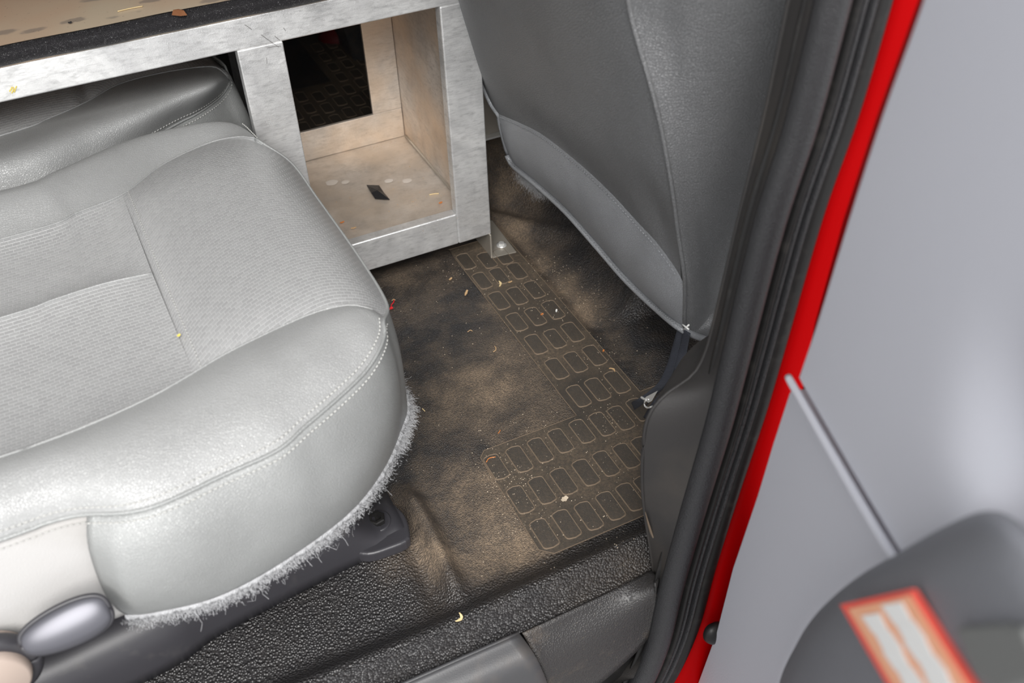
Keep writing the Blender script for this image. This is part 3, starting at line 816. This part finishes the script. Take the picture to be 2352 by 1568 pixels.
# ------------------------------------------------------------------ aluminium console
YB = 1.411
con = thing('console_box', 'open worn aluminium storage box on legs under the board', 'storage box', (.44, 1.6, 0))
box('top_rail', -.62, .607, YB, YB+.03, .502, .5495, M['alu'], con, bev=.003)
box('corner_post', .219, .288, YB-.0006, YB+.022, .052, .5025, M['alu'], con, bev=.002)
box('corner_post', .541, .608, YB-.0006, YB+.022, .052, .5025, M['alu'], con, bev=.003)
box('bottom_rail', .288, .5415, YB, YB+.022, .052, .117, M['alu'], con, bev=.003)
box('side_wall', .570, .578, YB+.018, 1.80, .105, .549, M['alu_in'], con, bev=.001)
box('side_wall', .262, .270, YB+.02, 1.80, .105, .502, M['alu'], con, bev=.001)
box('box_floor', .268, .571, YB+.015, 1.80, .100, .109, M['alu_floor'], con, bev=.001)
box('back_ledge', .27, .569, 1.745, 1.752, .1095, .173, M['alu_in'], con, bev=.001)
box('back_strip', .508, .5695, 1.746, 1.753, .173, .50, M['alu_in'], con, bev=.001)
box('back_strip', .27, .30, 1.746, 1.753, .173, .50, M['alu_in'], con, bev=.001)
box('top_panel', .265, .608, YB+.03, 1.80, .505, .512, M['alu_in'], con, bev=.001)
box('outer_wall', .600, .607, YB+.02, 1.80, .052, .5495, M['alu'], con, bev=.001)
# thin weld beads
tube('weld_bead', [Vector((.569, y, .112)) for y in [YB+.03+k*.033 for k in range(10)]], .003, M['galv'], con, k=6)
tube('weld_bead', [Vector((.565, 1.742, .50)), Vector((.55, 1.735, .498)), Vector((.54, 1.74, .499))], .006, M['galv'], con, k=6)
# foot bracket with screw
fp = [P(a_, b_, z=.003) for a_, b_ in ((1128, 592), (1186, 578), (1130, 505), (1095, 520))]
ft = prism('foot_bracket', fp, Vector((0, 0, 1)), .003, M['galv'], con, bev=.0006)
box('foot_web', .603, .6065, YB-.004, 1.56, .001, .053, M['galv'], ft, bev=.0012)
scp = P(1152, 563, z=.004)
ring_solid('screw_head', scp, ((.010, 0), (.010, .002), (.006, .0025)), 20, M['metal'], ft)
ring_solid('screw_hex', scp+Vector((0, 0, .002)), ((.0062, 0), (.0062, .004), (.005, .0045)), 6, M['metal'], ft)
# second foot on the other side, in the shade
box('foot_web', .235, .2385, YB+.03, 1.56, .001, .053, M['galv'], con, bev=.0012)
# scratches, paint marks
def strokes(name, segs, y, mat, parent, r0=.0006):
    for s in segs: tube(name, smooth_path(PL(s, y=y), 8), r0, mat, parent, k=4, flat=.5)
strokes('scratch', [[(562, 57), (570, 62), (578, 68)], [(600, 80), (618, 93), (640, 108)], [(612, 110), (630, 107), (645, 106)], [(631, 83), (637, 88), (643, 93)], [(651, 64), (654, 68), (656, 71)], [(612, 132), (613, 140), (613, 146)]], YB-.0008, M['scratch'], con, .0005)
strokes('paint_mark', [[(22, 210), (26, 204), (27, 200)], [(33, 212), (36, 203), (38, 198)], [(27, 214), (31, 206), (30, 200)]], YB-.0006, M['yellow'], con, .0016)
for a_, b_, s in ((893, 415, 1), (935, 415, 1.1), (762, 419, 1.4), (793, 418, .9)):
    c = P(a_, b_, z=.1098); n = 16
    mesh('glue_spot', [c+Vector((math.cos(2*math.pi*k/n)*.0085*s*(1+.12*math.sin(k*2.2)), math.sin(2*math.pi*k/n)*.0075*s, 0)) for k in range(n)]+[c+Vector((0, 0, .0006))], [(k, (k+1) % n, n) for k in range(n)], M['glue'], con)
# board with grained black edging
brd = thing('board', 'stained brown board with black grained edging on top of the aluminium frame', 'board', (.1, 1.6, .552))
box('board_top', -.62, .62, YB-.003, 1.86, .5500, .574, M['board'], brd, bev=.002)
ep = []
for k in range(64): ep.append(Vector((-.62+1.24*k/63, 0, 0)))
G = []
for k in range(13):
    th = -math.pi/2+math.pi*k/12*1.0
    dy, dz = -math.cos(th)*.012, math.sin(th)*.0125
    G.append([Vector((e.x, YB-.001+dy+.0012*math.sin(i*.5), .5635+dz+.0004*math.sin(i*.9))) for i, e in enumerate(ep)])
G = [[Vector((e.x, YB+.004, .550)) for e in ep]]+G+[[Vector((e.x, YB+.004+.001*math.sin(i*.7), .5760)) for i, e in enumerate(ep)], [Vector((e.x, YB+.004, .574)) for e in ep]]
grid_obj('edging', G, M['edging'], brd)
# galvanised plate seen between box and front seat, red object beyond
beh = thing('metal_plate', 'thin bare metal plate glimpsed between the storage box and the grey seat back', 'plate', (.75, 1.66, .15))
box('plate_sheet', .62, .92, 1.60, 1.603, .148, .45, M['galv'], beh, bev=.001)
box('plate_flange', .62, .92, 1.585, 1.603, .144, .148, M['metal'], beh, bev=.001)
rc_ = P(775, 74, y=2.55)
rb = ring_solid('red_bundle', Vector((rc_.x, 2.55, rc_.z-.01)), ((.05, -.02), (.055, .0), (.045, .02), (.01, .03)), 24, M['darkred'], None)
tag(rb, 'dark red rounded object barely visible in the dark beyond the box', 'bundle')

# ------------------------------------------------------------------ front seat back
fs = thing('front_seat', 'grey leather back of the front seat, angle shade painted in above the lower band', 'car seat', (.75, 1.1, .1))
def X0(z, y): return .655-.27*(z-.2)
def PS(px, py, dx=0):
    # plane x + .27 z = .709
    return P(px, py, pl=(Vector((1, 0, .27)), .709+dx))
hem = smooth_path([PS(a_, b_) for a_, b_ in ((1168, 352), (1182, 376), (1230, 415), (1300, 478), (1370, 556), (1440, 636), (1510, 702), (1573, 752))]+[PS(1632, 776, .045), PS(1690, 790, .13)], 100)
seamU = [PS(a_, b_) for a_, b_ in ((1146, 262), (1200, 285), (1250, 312), (1330, 375), (1400, 440), (1460, 505), (1520, 572), (1573, 660), (1573, 748))]
seamU = smooth_path(seamU, 100)
# the band tucks in under the hem and bulges in the middle
dn = Vector((-1, 0, -.25)).normalized()
band = puff_grid(seamU, resample(hem[:min(range(100), key=lambda i: (hem[i]-PS(1573, 752)).length)+1], 100), 24, 0)
for j, row in enumerate(band):
    t = j/24
    for i in range(100):
        u = i/99
        row[i] = row[i]+dn*(.013*math.sin(math.pi*t)**.8-.0*t)*min(1, u*8+.3)*min(1, (1-u)*7)
        # crease running into the lower corner
        row[i] = row[i]-dn*.004*math.exp(-((u-.72)/.035)**2)*math.sin(math.pi*t)
band_o = grid_obj('lower_band', band, M['leather_band'], fs, flip=False); tag(band_o, 'lower band in the unshaded grey leather')
hemlip = [p+dn*.003+Vector((0, 0, -.002)) for p in hem]
tube('hem_piping', hemlip, .0052, M['leather_band'], fs, k=10)
# upper panels: left of and right of the vertical seam
vs_px = [(1430, -160), (1445, 0), (1466, 90), (1495, 190), (1522, 300), (1545, 430), (1560, 540), (1574, 645)]
vseam = smooth_path([PS(a_, b_) for a_, b_ in vs_px], 60)
iv = min(range(100), key=lambda i: (seamU[i]-vseam[-1]).length)
ih = min(range(100), key=lambda i: (hem[i]-PS(1573, 752)).length)
ledge = smooth_path([PS(a_, b_, .004) for a_, b_ in ((1015, -160), (1052, 0), (1078, 90), (1105, 180), (1128, 235), (1146, 262))], 60)
lowc = resample(seamU[:iv+1], 50)
Gp = []
for j in range(60):
    t = j/59; a_, b_ = ledge[j], vseam[j]
    row = [a_.lerp(b_, i/49) for i in range(50)]
    Gp.append(row)
for i in range(50):
    dd = lowc[i]-Gp[-1][i]
    for j in range(60):
        Gp[j][i] = Gp[j][i]+dd*(j/59)**3
for j in range(60):
    for i in range(50):
        u, t = i/49, j/59
        Gp[j][i] = Gp[j][i]+dn*(.016*(1-abs(2*u-1)**5)*(1-t**8)-.012*sst(.62, 1, t)*math.sin(math.pi*u)*(1-t**12)) 
        Gp[j][i] = Gp[j][i]-dn*.012*math.exp(-((u-.93)/.05)**2)*sst(.6, .9, t)*(1-t**10)
grid_obj('back_panel', Gp, M['leather_shaded'], fs, flip=False)
edg = smooth_path([PS(a_, b_, .13) for a_, b_ in ((1880, -160), (1850, 0), (1790, 270), (1740, 500), (1700, 700), (1690, 775))], 60)
lowr = resample(hem[min(range(100), key=lambda i: (hem[i]-PS(1573, 752)).length):], 50)
vfull = smooth_path([PS(a_, b_) for a_, b_ in vs_px]+[PS(1573, 752)], 60)
Gq = []
for j in range(60):
    
    a_, b_ = vfull[j], edg[j]; md = a_.lerp(b_, .5)+dn*.028
    Gq.append([(a_*(1-i/49)**2+md*(2*(i/49)*(1-i/49))+b_*(i/49)**2) for i in range(50)])
for i in range(50):
    dd = lowr[i]-Gq[-1][i]
    for j in range(60): Gq[j][i] = Gq[j][i]+dd*(j/59)**3
for j in range(60):
    for i in range(50):
        u, t = i/49, j/59
        Gq[j][i] = Gq[j][i]+dn*(.011*sst(.22, .52, u)*(1-sst(.6, .95, u))*(1-t**6))
grid_obj('side_panel', Gq, M['leather_shaded'], fs, flip=False)
tube('seam_welt', [p+dn*.001 for p in vfull], .0028, M['leather_shaded'], fs)
# left edge piping and depth of the backrest
le = ledge+smooth_path([PS(1146, 262, .004), PS(1158, 315), PS(1168, 352)], 10)[1:]
tube('edge_piping', [p-Vector((0, -.002, 0)) for p in le], .0055, M['leather_band'], fs)
sideL = [[p for p in le], [p+Vector((.03, -.012, 0)) for p in le], [p+Vector((.14, -.03, 0)) for p in le]]
grid_obj('backrest_side', sideL, M['leather_shaded'], fs)
bot = [hem, [p+Vector((.03, .0, -.004)) for p in hem], [p+Vector((.14, 0, .01)) for p in hem]]
grid_obj('backrest_underside', bot, M['leather_shaded'], fs)
tp = Gp[0]+Gq[0][1:]
grid_obj('backrest_top', [tp, [p+Vector((.07, 0, .03)) for p in tp], [p+Vector((.14, 0, 0)) for p in tp]], M['leather_shaded'], fs)
stitches('stitching', [p+dn*.0075+Vector((0, 0, .006)) for p in hem[2:-2]], 0, .0062, M['thread'], fs, r0=.0006)
stitches('stitching', [p+dn*.0035-Vector((0, 0, .002)) for p in seamU[2:iv]], 0, .0062, M['thread'], fs, r0=.0006)
hf_ = [p+Vector((.012, 0, -.004)) for p in hem[4:24]]
hf_ = hf_[:13]
fringe('felt_fringe', hf_, 7000, .003, .012, Vector((-.4, -.1, -.8)), fs, M['felt'], band=.022, droop=1.0)

# zip hanging from the hem
zt = thing('zip', 'navy zip tape with silver puller hanging from the grey seat back', 'zip', PS(1573, 752))
za = smooth_path([PS(1566, 757, -.004), P(1553, 800, x=.642), P(1538, 850, x=.632), P(1520, 882, x=.625), P(1490, 908, x=.612), P(1472, 920, x=.606), P(1455, 932, z=.012)], 50)
zb = smooth_path([PS(1578, 760, -.002), P(1570, 800, x=.647), P(1560, 845, x=.638), P(1544, 888, x=.628), P(1519, 912, x=.618), P(1503, 932, x=.612), P(1486, 962, z=.008)], 50)
def ribbon(name, path, wd, mat, parent, tw=0.0, side=Vector((.25, -.6, .1))):
    G_ = [[], [], [], []]
    for i, p in enumerate(path):
        t = (path[min(i+1, len(path)-1)]-path[max(i-1, 0)]).normalized()
        view = (Vector((0, 0, CZ))*.0+Vector((-.5, -.75, .7)))
        s = t.cross(view).normalized()
        s = (s+t.cross(s)*math.sin(i*.16+tw)*.7).normalized()
        for k in range(4): G_[k].append(p+s*wd*(k/3-.5))
    return grid_obj(name, G_, mat, parent, thick=.0012)
ribbon('zip_tape', za, .0125, M['tape'], zt, 0.3); ribbon('zip_tape', zb, .0125, M['tape'], zt, 1.1)
V = []; Fc = []
teeth = resample([za[i].lerp(zb[i], .5) for i in range(36)], 60)
for p in teeth: tube_data([p+Vector((-.0006, -.0022, .001)), p+Vector((.0006, .0004, .001))], .0007, 4, V, Fc)
o = mesh('zip_teeth', V, Fc, M['plastic'], zt); o['kind'] = 'stuff'
def sp(px, py): return P(px, py, x=.600)
pul = prism('zip_puller', [sp(1511, 897), sp(1497, 921), sp(1489, 925), sp(1479, 917), sp(1484, 911)], Vector((-.55, -.6, .5)).normalized(), .002, M['metal'], zt, bev=.0005)
tube('zip_ring', smooth_path([sp(1490, 917), sp(1481, 922), sp(1480, 930), sp(1487, 936), sp(1496, 934)], 14), .0014, M['metal'], zt, k=8)
tube('zip_slider', smooth_path([sp(1473, 912), sp(1480, 916), sp(1486, 919)], 8), .002, M['metal'], zt, k=8)
tube('zip_stop', [sp(1497, 932), sp(1500, 937)], .0018, M['metal'], zt, k=8)
tk = [PS(1567, 742, -.013), PS(1583, 750, -.013), PS(1572, 762, -.013)]
tube('stitch_knot', [PS(1568, 745, -.011), PS(1582, 756, -.011)], .0012, M['white'], fs, k=6)
tube('stitch_knot', [PS(1582, 746, -.011), PS(1570, 757, -.011)], .0012, M['white'], fs, k=6)

# ------------------------------------------------------------------ open door
th = R(65); Dd = Vector((-math.cos(th), -math.sin(th), 0)); Dn = Vector((-math.sin(th), math.cos(th), 0))
if Dn.dot(Vector((-1, 0, 0))) < 0: Dn = -Dn
H0 = P(1760, 1050, y=.53)
dk = Dn.dot(H0)
def PD(px, py, off=0): return P(px, py, pl=(Dn, dk+off))
door = thing('door_1', 'light grey trim of the open door at the right edge', 'door', H0)
door['kind'] = 'structure'
upper = [(2200, -300), (2108, 0), (2012, 270), (1938, 500), (1865, 740), (1843, 806), (1822, 862), (1832, 892), (1900, 1010), (1975, 1140), (2050, 1262), (2110, 1300), (2300, 1340), (2900, 1340), (2900, -300)]
lower = [(1813, 892), (1775, 1010), (1738, 1134), (1682, 1300), (1644, 1450), (1601, 1568), (1500, 1860), (2900, 1860), (2900, 1300), (2040, 1272), (1960, 1140), (1890, 1020), (1822, 905)]
def dpoly(L, off): return [PD(a_, b_, off) for a_, b_ in L]
def panelgrid(name, L, off, thick, mat, bev):
    return prism(name, dpoly(L, off), Dn, thick, mat, door, bev=bev, seg=3)
panelgrid('lower_panel', lower, .012, .03, M['door'], .005)
# upper trim as a relief: pocket scooped out behind the armrest
import itertools
pol = [(a_, b_) for a_, b_ in upper]
def dz(p):  # door coordinates
    q = p-H0; return q.dot(Dd), p.z
pk = dz(PD(2420, 1100)); pk2 = dz(PD(2100, 1080))
A0 = dz(PD(2108, 0))[0]
# grid between left edge and far right
Le = smooth_path(dpoly([(2200, -300), (2108, 0), (2012, 270), (1938, 500), (1865, 740), (1822, 868)], .014), 70)
Lo = smooth_path(dpoly([(1822, 868), (1835, 892), (1900, 1004), (1975, 1132), (2050, 1256), (2100, 1330), (2160, 1430)], .014), 60)
left = Le+Lo[1:]
right = [PD(2900, -300+(b_)*1.0, .014) for b_ in [2000*i/(len(left)-1) for i in range(len(left))]]
Gd = []
ww = 90
for j in range(len(left)):
    row = [left[j].lerp(right[j], i/(ww-1)) for i in range(ww)]
    Gd.append(row)
for j in range(len(left)):
    for i in range(ww):
        p = Gd[j][i]; a_, z_ = dz(p)
        e = math.exp(-((a_-pk[0])/.05)**2-((z_-pk[1])/.05)**2)
        swell = .0*math.exp(-((a_-pk2[0])/.05)**2-((z_-pk2[1]+.02)/.08)**2)
        edge = min(1, i/3)
        Gd[j][i] = p+Dn*((-.035*e+swell)*sst(0, .03, i/(ww-1))-.006*(1-edge))
grid_obj('upper_panel', Gd, M['door'], door, flip=True, thick=.004)
tube('panel_joint', [p+Dn*.004-Dd*.0015 for p in Lo], .0036, M['door'], door, k=8)
tube('joint_gap', [p+Dn*.0025+Dd*.005-Vector((0, 0, .0)) for p in Lo], .0014, M['plastic'], door, k=8)
# red outer skin of the door behind the trim
prism('outer_skin', dpoly([(2205, -300), (2104, 0), (2008, 270), (1934, 500), (1868, 740), (1840, 892), (1760, 1134), (1700, 1300), (1650, 1450), (1520, 1860), (2900, 1860), (2900, -300)], -.02), Dn, .03, M['red'], door, bev=.004)
# armrest
arm_px = [(1740, 1860), (1770, 1700), (1790, 1568), (1830, 1478), (1868, 1418), (1920, 1365), (1985, 1315), (2060, 1272), (2140, 1225), (2210, 1190), (2262, 1174), (2310, 1180), (2360, 1215), (2430, 1290), (2600, 1500), (2700, 1860)]
cx, cy = 2150, 1620
rings = []
for k, (s, off) in enumerate(((1.0, .014), (1.0, .03), (.985, .045), (.95, .056), (.88, .064), (.7, .068), (.4, .070), (.1, .070))):
    rings.append(smooth_path([PD(cx+(a_-cx)*s, cy+(b_-cy)*s, off) for a_, b_ in arm_px], 80))
arm = grid_obj('armrest', rings, M['armrest'], door, flip=True); tag(arm, 'dark grey grained armrest with switch recess')
sw_px = [(2190, 1440), (2290, 1432), (2345, 1440), (2400, 1560), (2300, 1590), (2240, 1560)]
prism('switch_panel', [PD(a_, b_, .0745) for a_, b_ in sw_px], Dn, .012, M['switch'], arm, bev=.002)
# label on the armrest
lab = thing('label', 'orange and red label with white lettering stuck on the armrest', 'label', PD(2090, 1470, .072))
lq = [(1928, 1388), (2092, 1352), (2245, 1590), (2075, 1640)]
prism('label_border', [PD(a_, b_, .0730) for a_, b_ in lq], Dn, .003, M['redlabel'], lab, bev=.0003)
def lerpq(u, v):
    a_ = [lq[0][i]*(1-u)+lq[1][i]*u for i in (0, 1)]; b_ = [lq[3][i]*(1-u)+lq[2][i]*u for i in (0, 1)]
    return [a_[i]*(1-v)+b_[i]*v for i in (0, 1)]
prism('label_face', [PD(*lerpq(u, v), .0737) for u, v in ((.07, .05), (.93, .05), (.93, .98), (.07, .98))], Dn, .001, M['orange'], lab, bev=.0002)
for u0, u1, segs in ((.20, .42, ((.13, .31), (.29, .48), (.46, .65), (.63, .81), (.79, .95))), (.52, .78, ((.08, .28), (.26, .45), (.43, .62), (.60, .78), (.76, .94)))):
    for k, (v0, v1) in enumerate(segs):
        e = .02*((k % 2)*2-1)
        prism('letter', [PD(*lerpq(u, v), .0743) for u, v in ((u0+e, v0), (u1, v0+.01), (u1+e, v1), (u0, v1-.01))], Dn, .0006, M['white'], lab, bev=.0002)
# rubber stop between door and frame
stp = P(1640, 1453, y=.56)
sphV = []; sphF = []
for i in range(13):
    t = math.pi*i/12
    for j in range(20):
        p_ = 2*math.pi*j/20
        sphV.append(stp+Vector((.016*math.sin(t)*math.cos(p_), .011*math.cos(t), .020*math.sin(t)*math.sin(p_)*(1+.1*math.sin(3*p_)))))
for i in range(12):
    for j in range(20): sphF.append((i*20+j, i*20+(j+1) % 20, (i+1)*20+(j+1) % 20, (i+1)*20+j))
bs = mesh('rubber_stop', sphV, sphF, M['sealblack']); tag(bs, 'small black rubber stop on the red body edge beside the door', 'rubber stop')

# ------------------------------------------------------------------ debris
def floor_at(px, py, dz_=.0):
    z = 0
    for _ in range(6):
        p = P(px, py, z=z); z = hf(p.x, p.y)+dz_
        if .36 < p.x < .67 and .735 < p.y < 1.47: z = Zp+dz_
    return P(px, py, z=z)
def chip(name, px, py, L, wd, ang, mat, label, cat, group=None, z=None, bend=.0):
    c = floor_at(px, py, .0006) if z is None else P(px, py, z=z)
    V = []; n = 6
    dx = Vector((math.cos(ang), math.sin(ang), 0)); dy = Vector((-dx.y, dx.x, 0))
    for i in range(n+1):
        t = i/n-.5; ww_ = wd*(1-abs(t)**1.5*1.3)*(1+.25*math.sin(i*2.1+px))
        cc_ = c+dx*L*t+dy*bend*L*(t*t)*4+Vector((0, 0, .0012+abs(t)*.001))
        V += [cc_-dy*ww_/2, cc_+dy*ww_/2, cc_+dy*ww_*.45-Vector((0, 0, .0012)), cc_-dy*ww_*.45-Vector((0, 0, .0012))]
    Fc = []
    for i in range(n):
        for k in range(4): Fc.append((i*4+k, i*4+(k+1) % 4, i*4+4+(k+1) % 4, i*4+4+k))
    Fc += [(0, 1, 2, 3), (n*4+3, n*4+2, n*4+1, n*4)]
    o = mesh(name, V, Fc, mat, None, smooth=False); return tag(o, label, cat, group)
G1 = 'wood chips on the floor mat'
chip('wood_chip', 1071, 673, .016, .0045, .9, M['chip'], 'largest wood chip, on bare mat left of the printed strip', 'wood chip', G1)
chip('wood_chip', 1150, 652, .016, .004, 1.2, M['straw'], 'pale wood chip lying across a pad near the box foot', 'wood chip', G1, bend=.15)
chip('wood_chip', 1035, 641, .008, .004, .5, M['chip'], 'small wood chip just below the box, left of the printed strip', 'wood chip', G1)
chip('wood_chip', 1172, 648, .008, .0025, .1, M['chip'], 'tiny wood chip right beside the pale chip near the box foot', 'wood chip', G1)
chip('wood_chip', 1409, 848, .012, .003, 1.9, M['chip'], 'wood splinter on the right border of the strip by the zip', 'wood chip', G1, bend=.3)
chip('wood_chip', 1245, 722, .006, .003, .3, M['fibre'], 'tiny orange wood chip between two pads of the strip', 'wood chip', G1)
chip('wood_chip', 1386, 806, .005, .003, .8, M['fibre'], 'reddish wood crumb at the right border of the strip', 'wood chip', G1)
chip('wood_chip', 1060, 1420, .013, .004, .8, M['straw'], 'pale leaf-like chip on the coarse mat by the sill', 'wood chip', G1, bend=.4)
chip('wood_chip', 1297, 1146, .011, .008, .3, M['crumb'], 'flat pale flake between pads in the lower printed block', 'wood chip', G1)
chip('paper_scrap', 1278, 714, .007, .003, 1.0, M['white'], 'tiny white scrap lying on a strip pad', 'scrap')
def wisp(name, pts_, r0, mat, label, cat, group=None, dz_=.001, z=None):
    path = smooth_path([floor_at(a_, b_, dz_) if z is None else P(a_, b_, z=z) for a_, b_ in pts_], 16)
    V, Fc = tube_data(path, r0, 5); return tag(mesh(name, V, Fc, mat), label, cat, group)
wisp('shaving', [(1133, 808), (1139, 803), (1138, 797), (1140, 800), (1136, 794)], .0007, M['chip'], 'curled wood shaving in the middle of the bare mat', 'shaving')
wisp('shaving', [(1074, 762), (1080, 758), (1085, 760)], .0007, M['chip'], 'small curled shaving on the bare mat above the curly one', 'shaving')
wisp('straw_fibre', [(900, 690), (904, 687), (908, 689)], .0006, M['straw'], 'tiny straw fibre on the mat next to the red thread', 'fibre')
wisp('orange_fibre', [(1117, 1061), (1122, 1053), (1130, 1050), (1138, 1049)], .0007, M['fibre'], 'curved orange fibre on the leftmost pad of the lower block', 'fibre')
wisp('orange_fibre', [(1144, 995), (1148, 990), (1149, 987)], .0006, M['fibre'], 'short orange fibre on the mat above the lower block', 'fibre')
wisp('straw_fibre', [(970, 938), (973, 941), (976, 944)], .0008, M['straw'], 'short straw bit beside the fringe of the foreground seat', 'fibre')
wisp('red_thread', [(890, 712), (898, 708), (899, 700), (904, 694), (905, 688)], .0009, M['redthread'], 'red thread peeking out beside the front edge of the seat', 'thread')
chip('red_thread_knot', 899, 708, .006, .006, .4, M['redthread'], 'red knot of thread at the seat edge', 'thread')
# things in the storage box and on the board
fo = [P(a_, b_, z=.111) for a_, b_ in ((842, 425), (871, 429), (881, 442), (896, 462), (862, 457), (853, 446))]
fl = mesh('foil_scrap', [p+Vector((0, 0, .003*(k % 2))) for k, p in enumerate(fo)]+[sum(fo, Vector())/6+Vector((0, 0, .006))], [(k, (k+1) % 6, 6) for k in range(6)], M['foil'], None, smooth=False)
s_ = fl.modifiers.new('t', 'SOLIDIFY'); s_.thickness = .0006
tag(fl, 'black diamond-shaped scrap lying on the floor of the storage box', 'scrap')
wisp('straw_fibre', [(986, 447), (996, 445), (1008, 444)], .0010, M['straw'], 'pale straw on the storage box floor near the right wall', 'straw', z=.111)
chip('wood_chip', 1012, 466, .007, .004, .2, M['fibre'], 'orange crumb by the front right of the storage box floor', 'wood chip', 'wood chips in the storage box', z=.1115)
chip('wood_chip', 786, 511, .008, .003, .1, M['fibre'], 'orange crumb near the seat on the storage box floor', 'wood chip', 'wood chips in the storage box', z=.1115)
chip('wood_chip', 812, 524, .010, .0025, -.1, M['chip'], 'thin tan splinter at the front edge of the storage box floor', 'wood chip', 'wood chips in the storage box', z=.1115)
wisp('straw_fibre', [(270, 26), (300, 19), (328, 14)], .0009, M['straw'], 'long straw lying on the brown board', 'straw', z=.5755)
lf_ = [P(a_, b_, z=.576) for a_, b_ in ((395, 35), (400, 30), (412, 28), (424, 31), (430, 35), (415, 37))]
o = mesh('dry_leaf', [p+Vector((0, 0, .004*(k in (1, 2, 3)))) for k, p in enumerate(lf_)], [tuple(range(6))], M['chip'], None, smooth=False)
s_ = o.modifiers.new('t', 'SOLIDIFY'); s_.thickness = .0008
o.data.materials[0] = MB('rusty_leaf', (.25, .1, .04), .8).m
tag(o, 'small rust-brown dry leaf on the board behind the edging', 'leaf')
chip('dirt_speck', 161, 53, .005, .004, .2, M['cabin'], 'single dark speck of dirt on the brown board', 'dirt', z=.5755)
chip('seed', 411, 771, .004, .003, .5, M['yellow'], 'yellow seed caught in the seam of the foreground seat', 'seed', z=.396)

def crumbs(name, regs, z, label, mat, sizes=(.0004, .0013), parent=None):
    V = []; Fc = []
    for (a_, b_, sx, sy, n) in regs:
        for _ in range(n):
            px, py = random.gauss(a_, sx), random.gauss(b_, sy)
            p = floor_at(px, py, .0004) if z is None else P(px, py, z=z)
            s = random.uniform(*sizes)*random.uniform(.5, 1); b0 = len(V)
            V += [p+Vector((s, 0, 0)), p+Vector((-s*.6, s*.8, 0)), p+Vector((-s*.5, -s*.9, 0)), p+Vector((0, 0, s*1.2))]
            Fc += [(b0, b0+1, b0+3), (b0+1, b0+2, b0+3), (b0+2, b0, b0+3)]
    o = mesh(name, V, Fc, mat, parent, smooth=False); tag(o, label, 'crumbs' if not parent else None, kind='stuff'); return o
crumbs('sawdust_crumbs', [(1200, 700, 60, 60, 120), (1330, 690, 50, 40, 120), (1260, 620, 40, 25, 90), (1170, 1100, 40, 30, 160), (1400, 960, 30, 20, 60), (1260, 1010, 130, 60, 160), (1350, 1150, 90, 60, 120), (1000, 800, 90, 120, 60), (1180, 1210, 60, 50, 120), (1390, 830, 40, 40, 60), (1060, 620, 40, 20, 40)], None, 'pale sawdust crumbs scattered over the floor mat', M['crumb'])
crumbs('box_crumbs', [(900, 325, 40, 8, 40), (960, 470, 60, 25, 50), (870, 445, 90, 30, 30)], .1098, 'fine crumbs on the floor of the storage box', M['chip'])
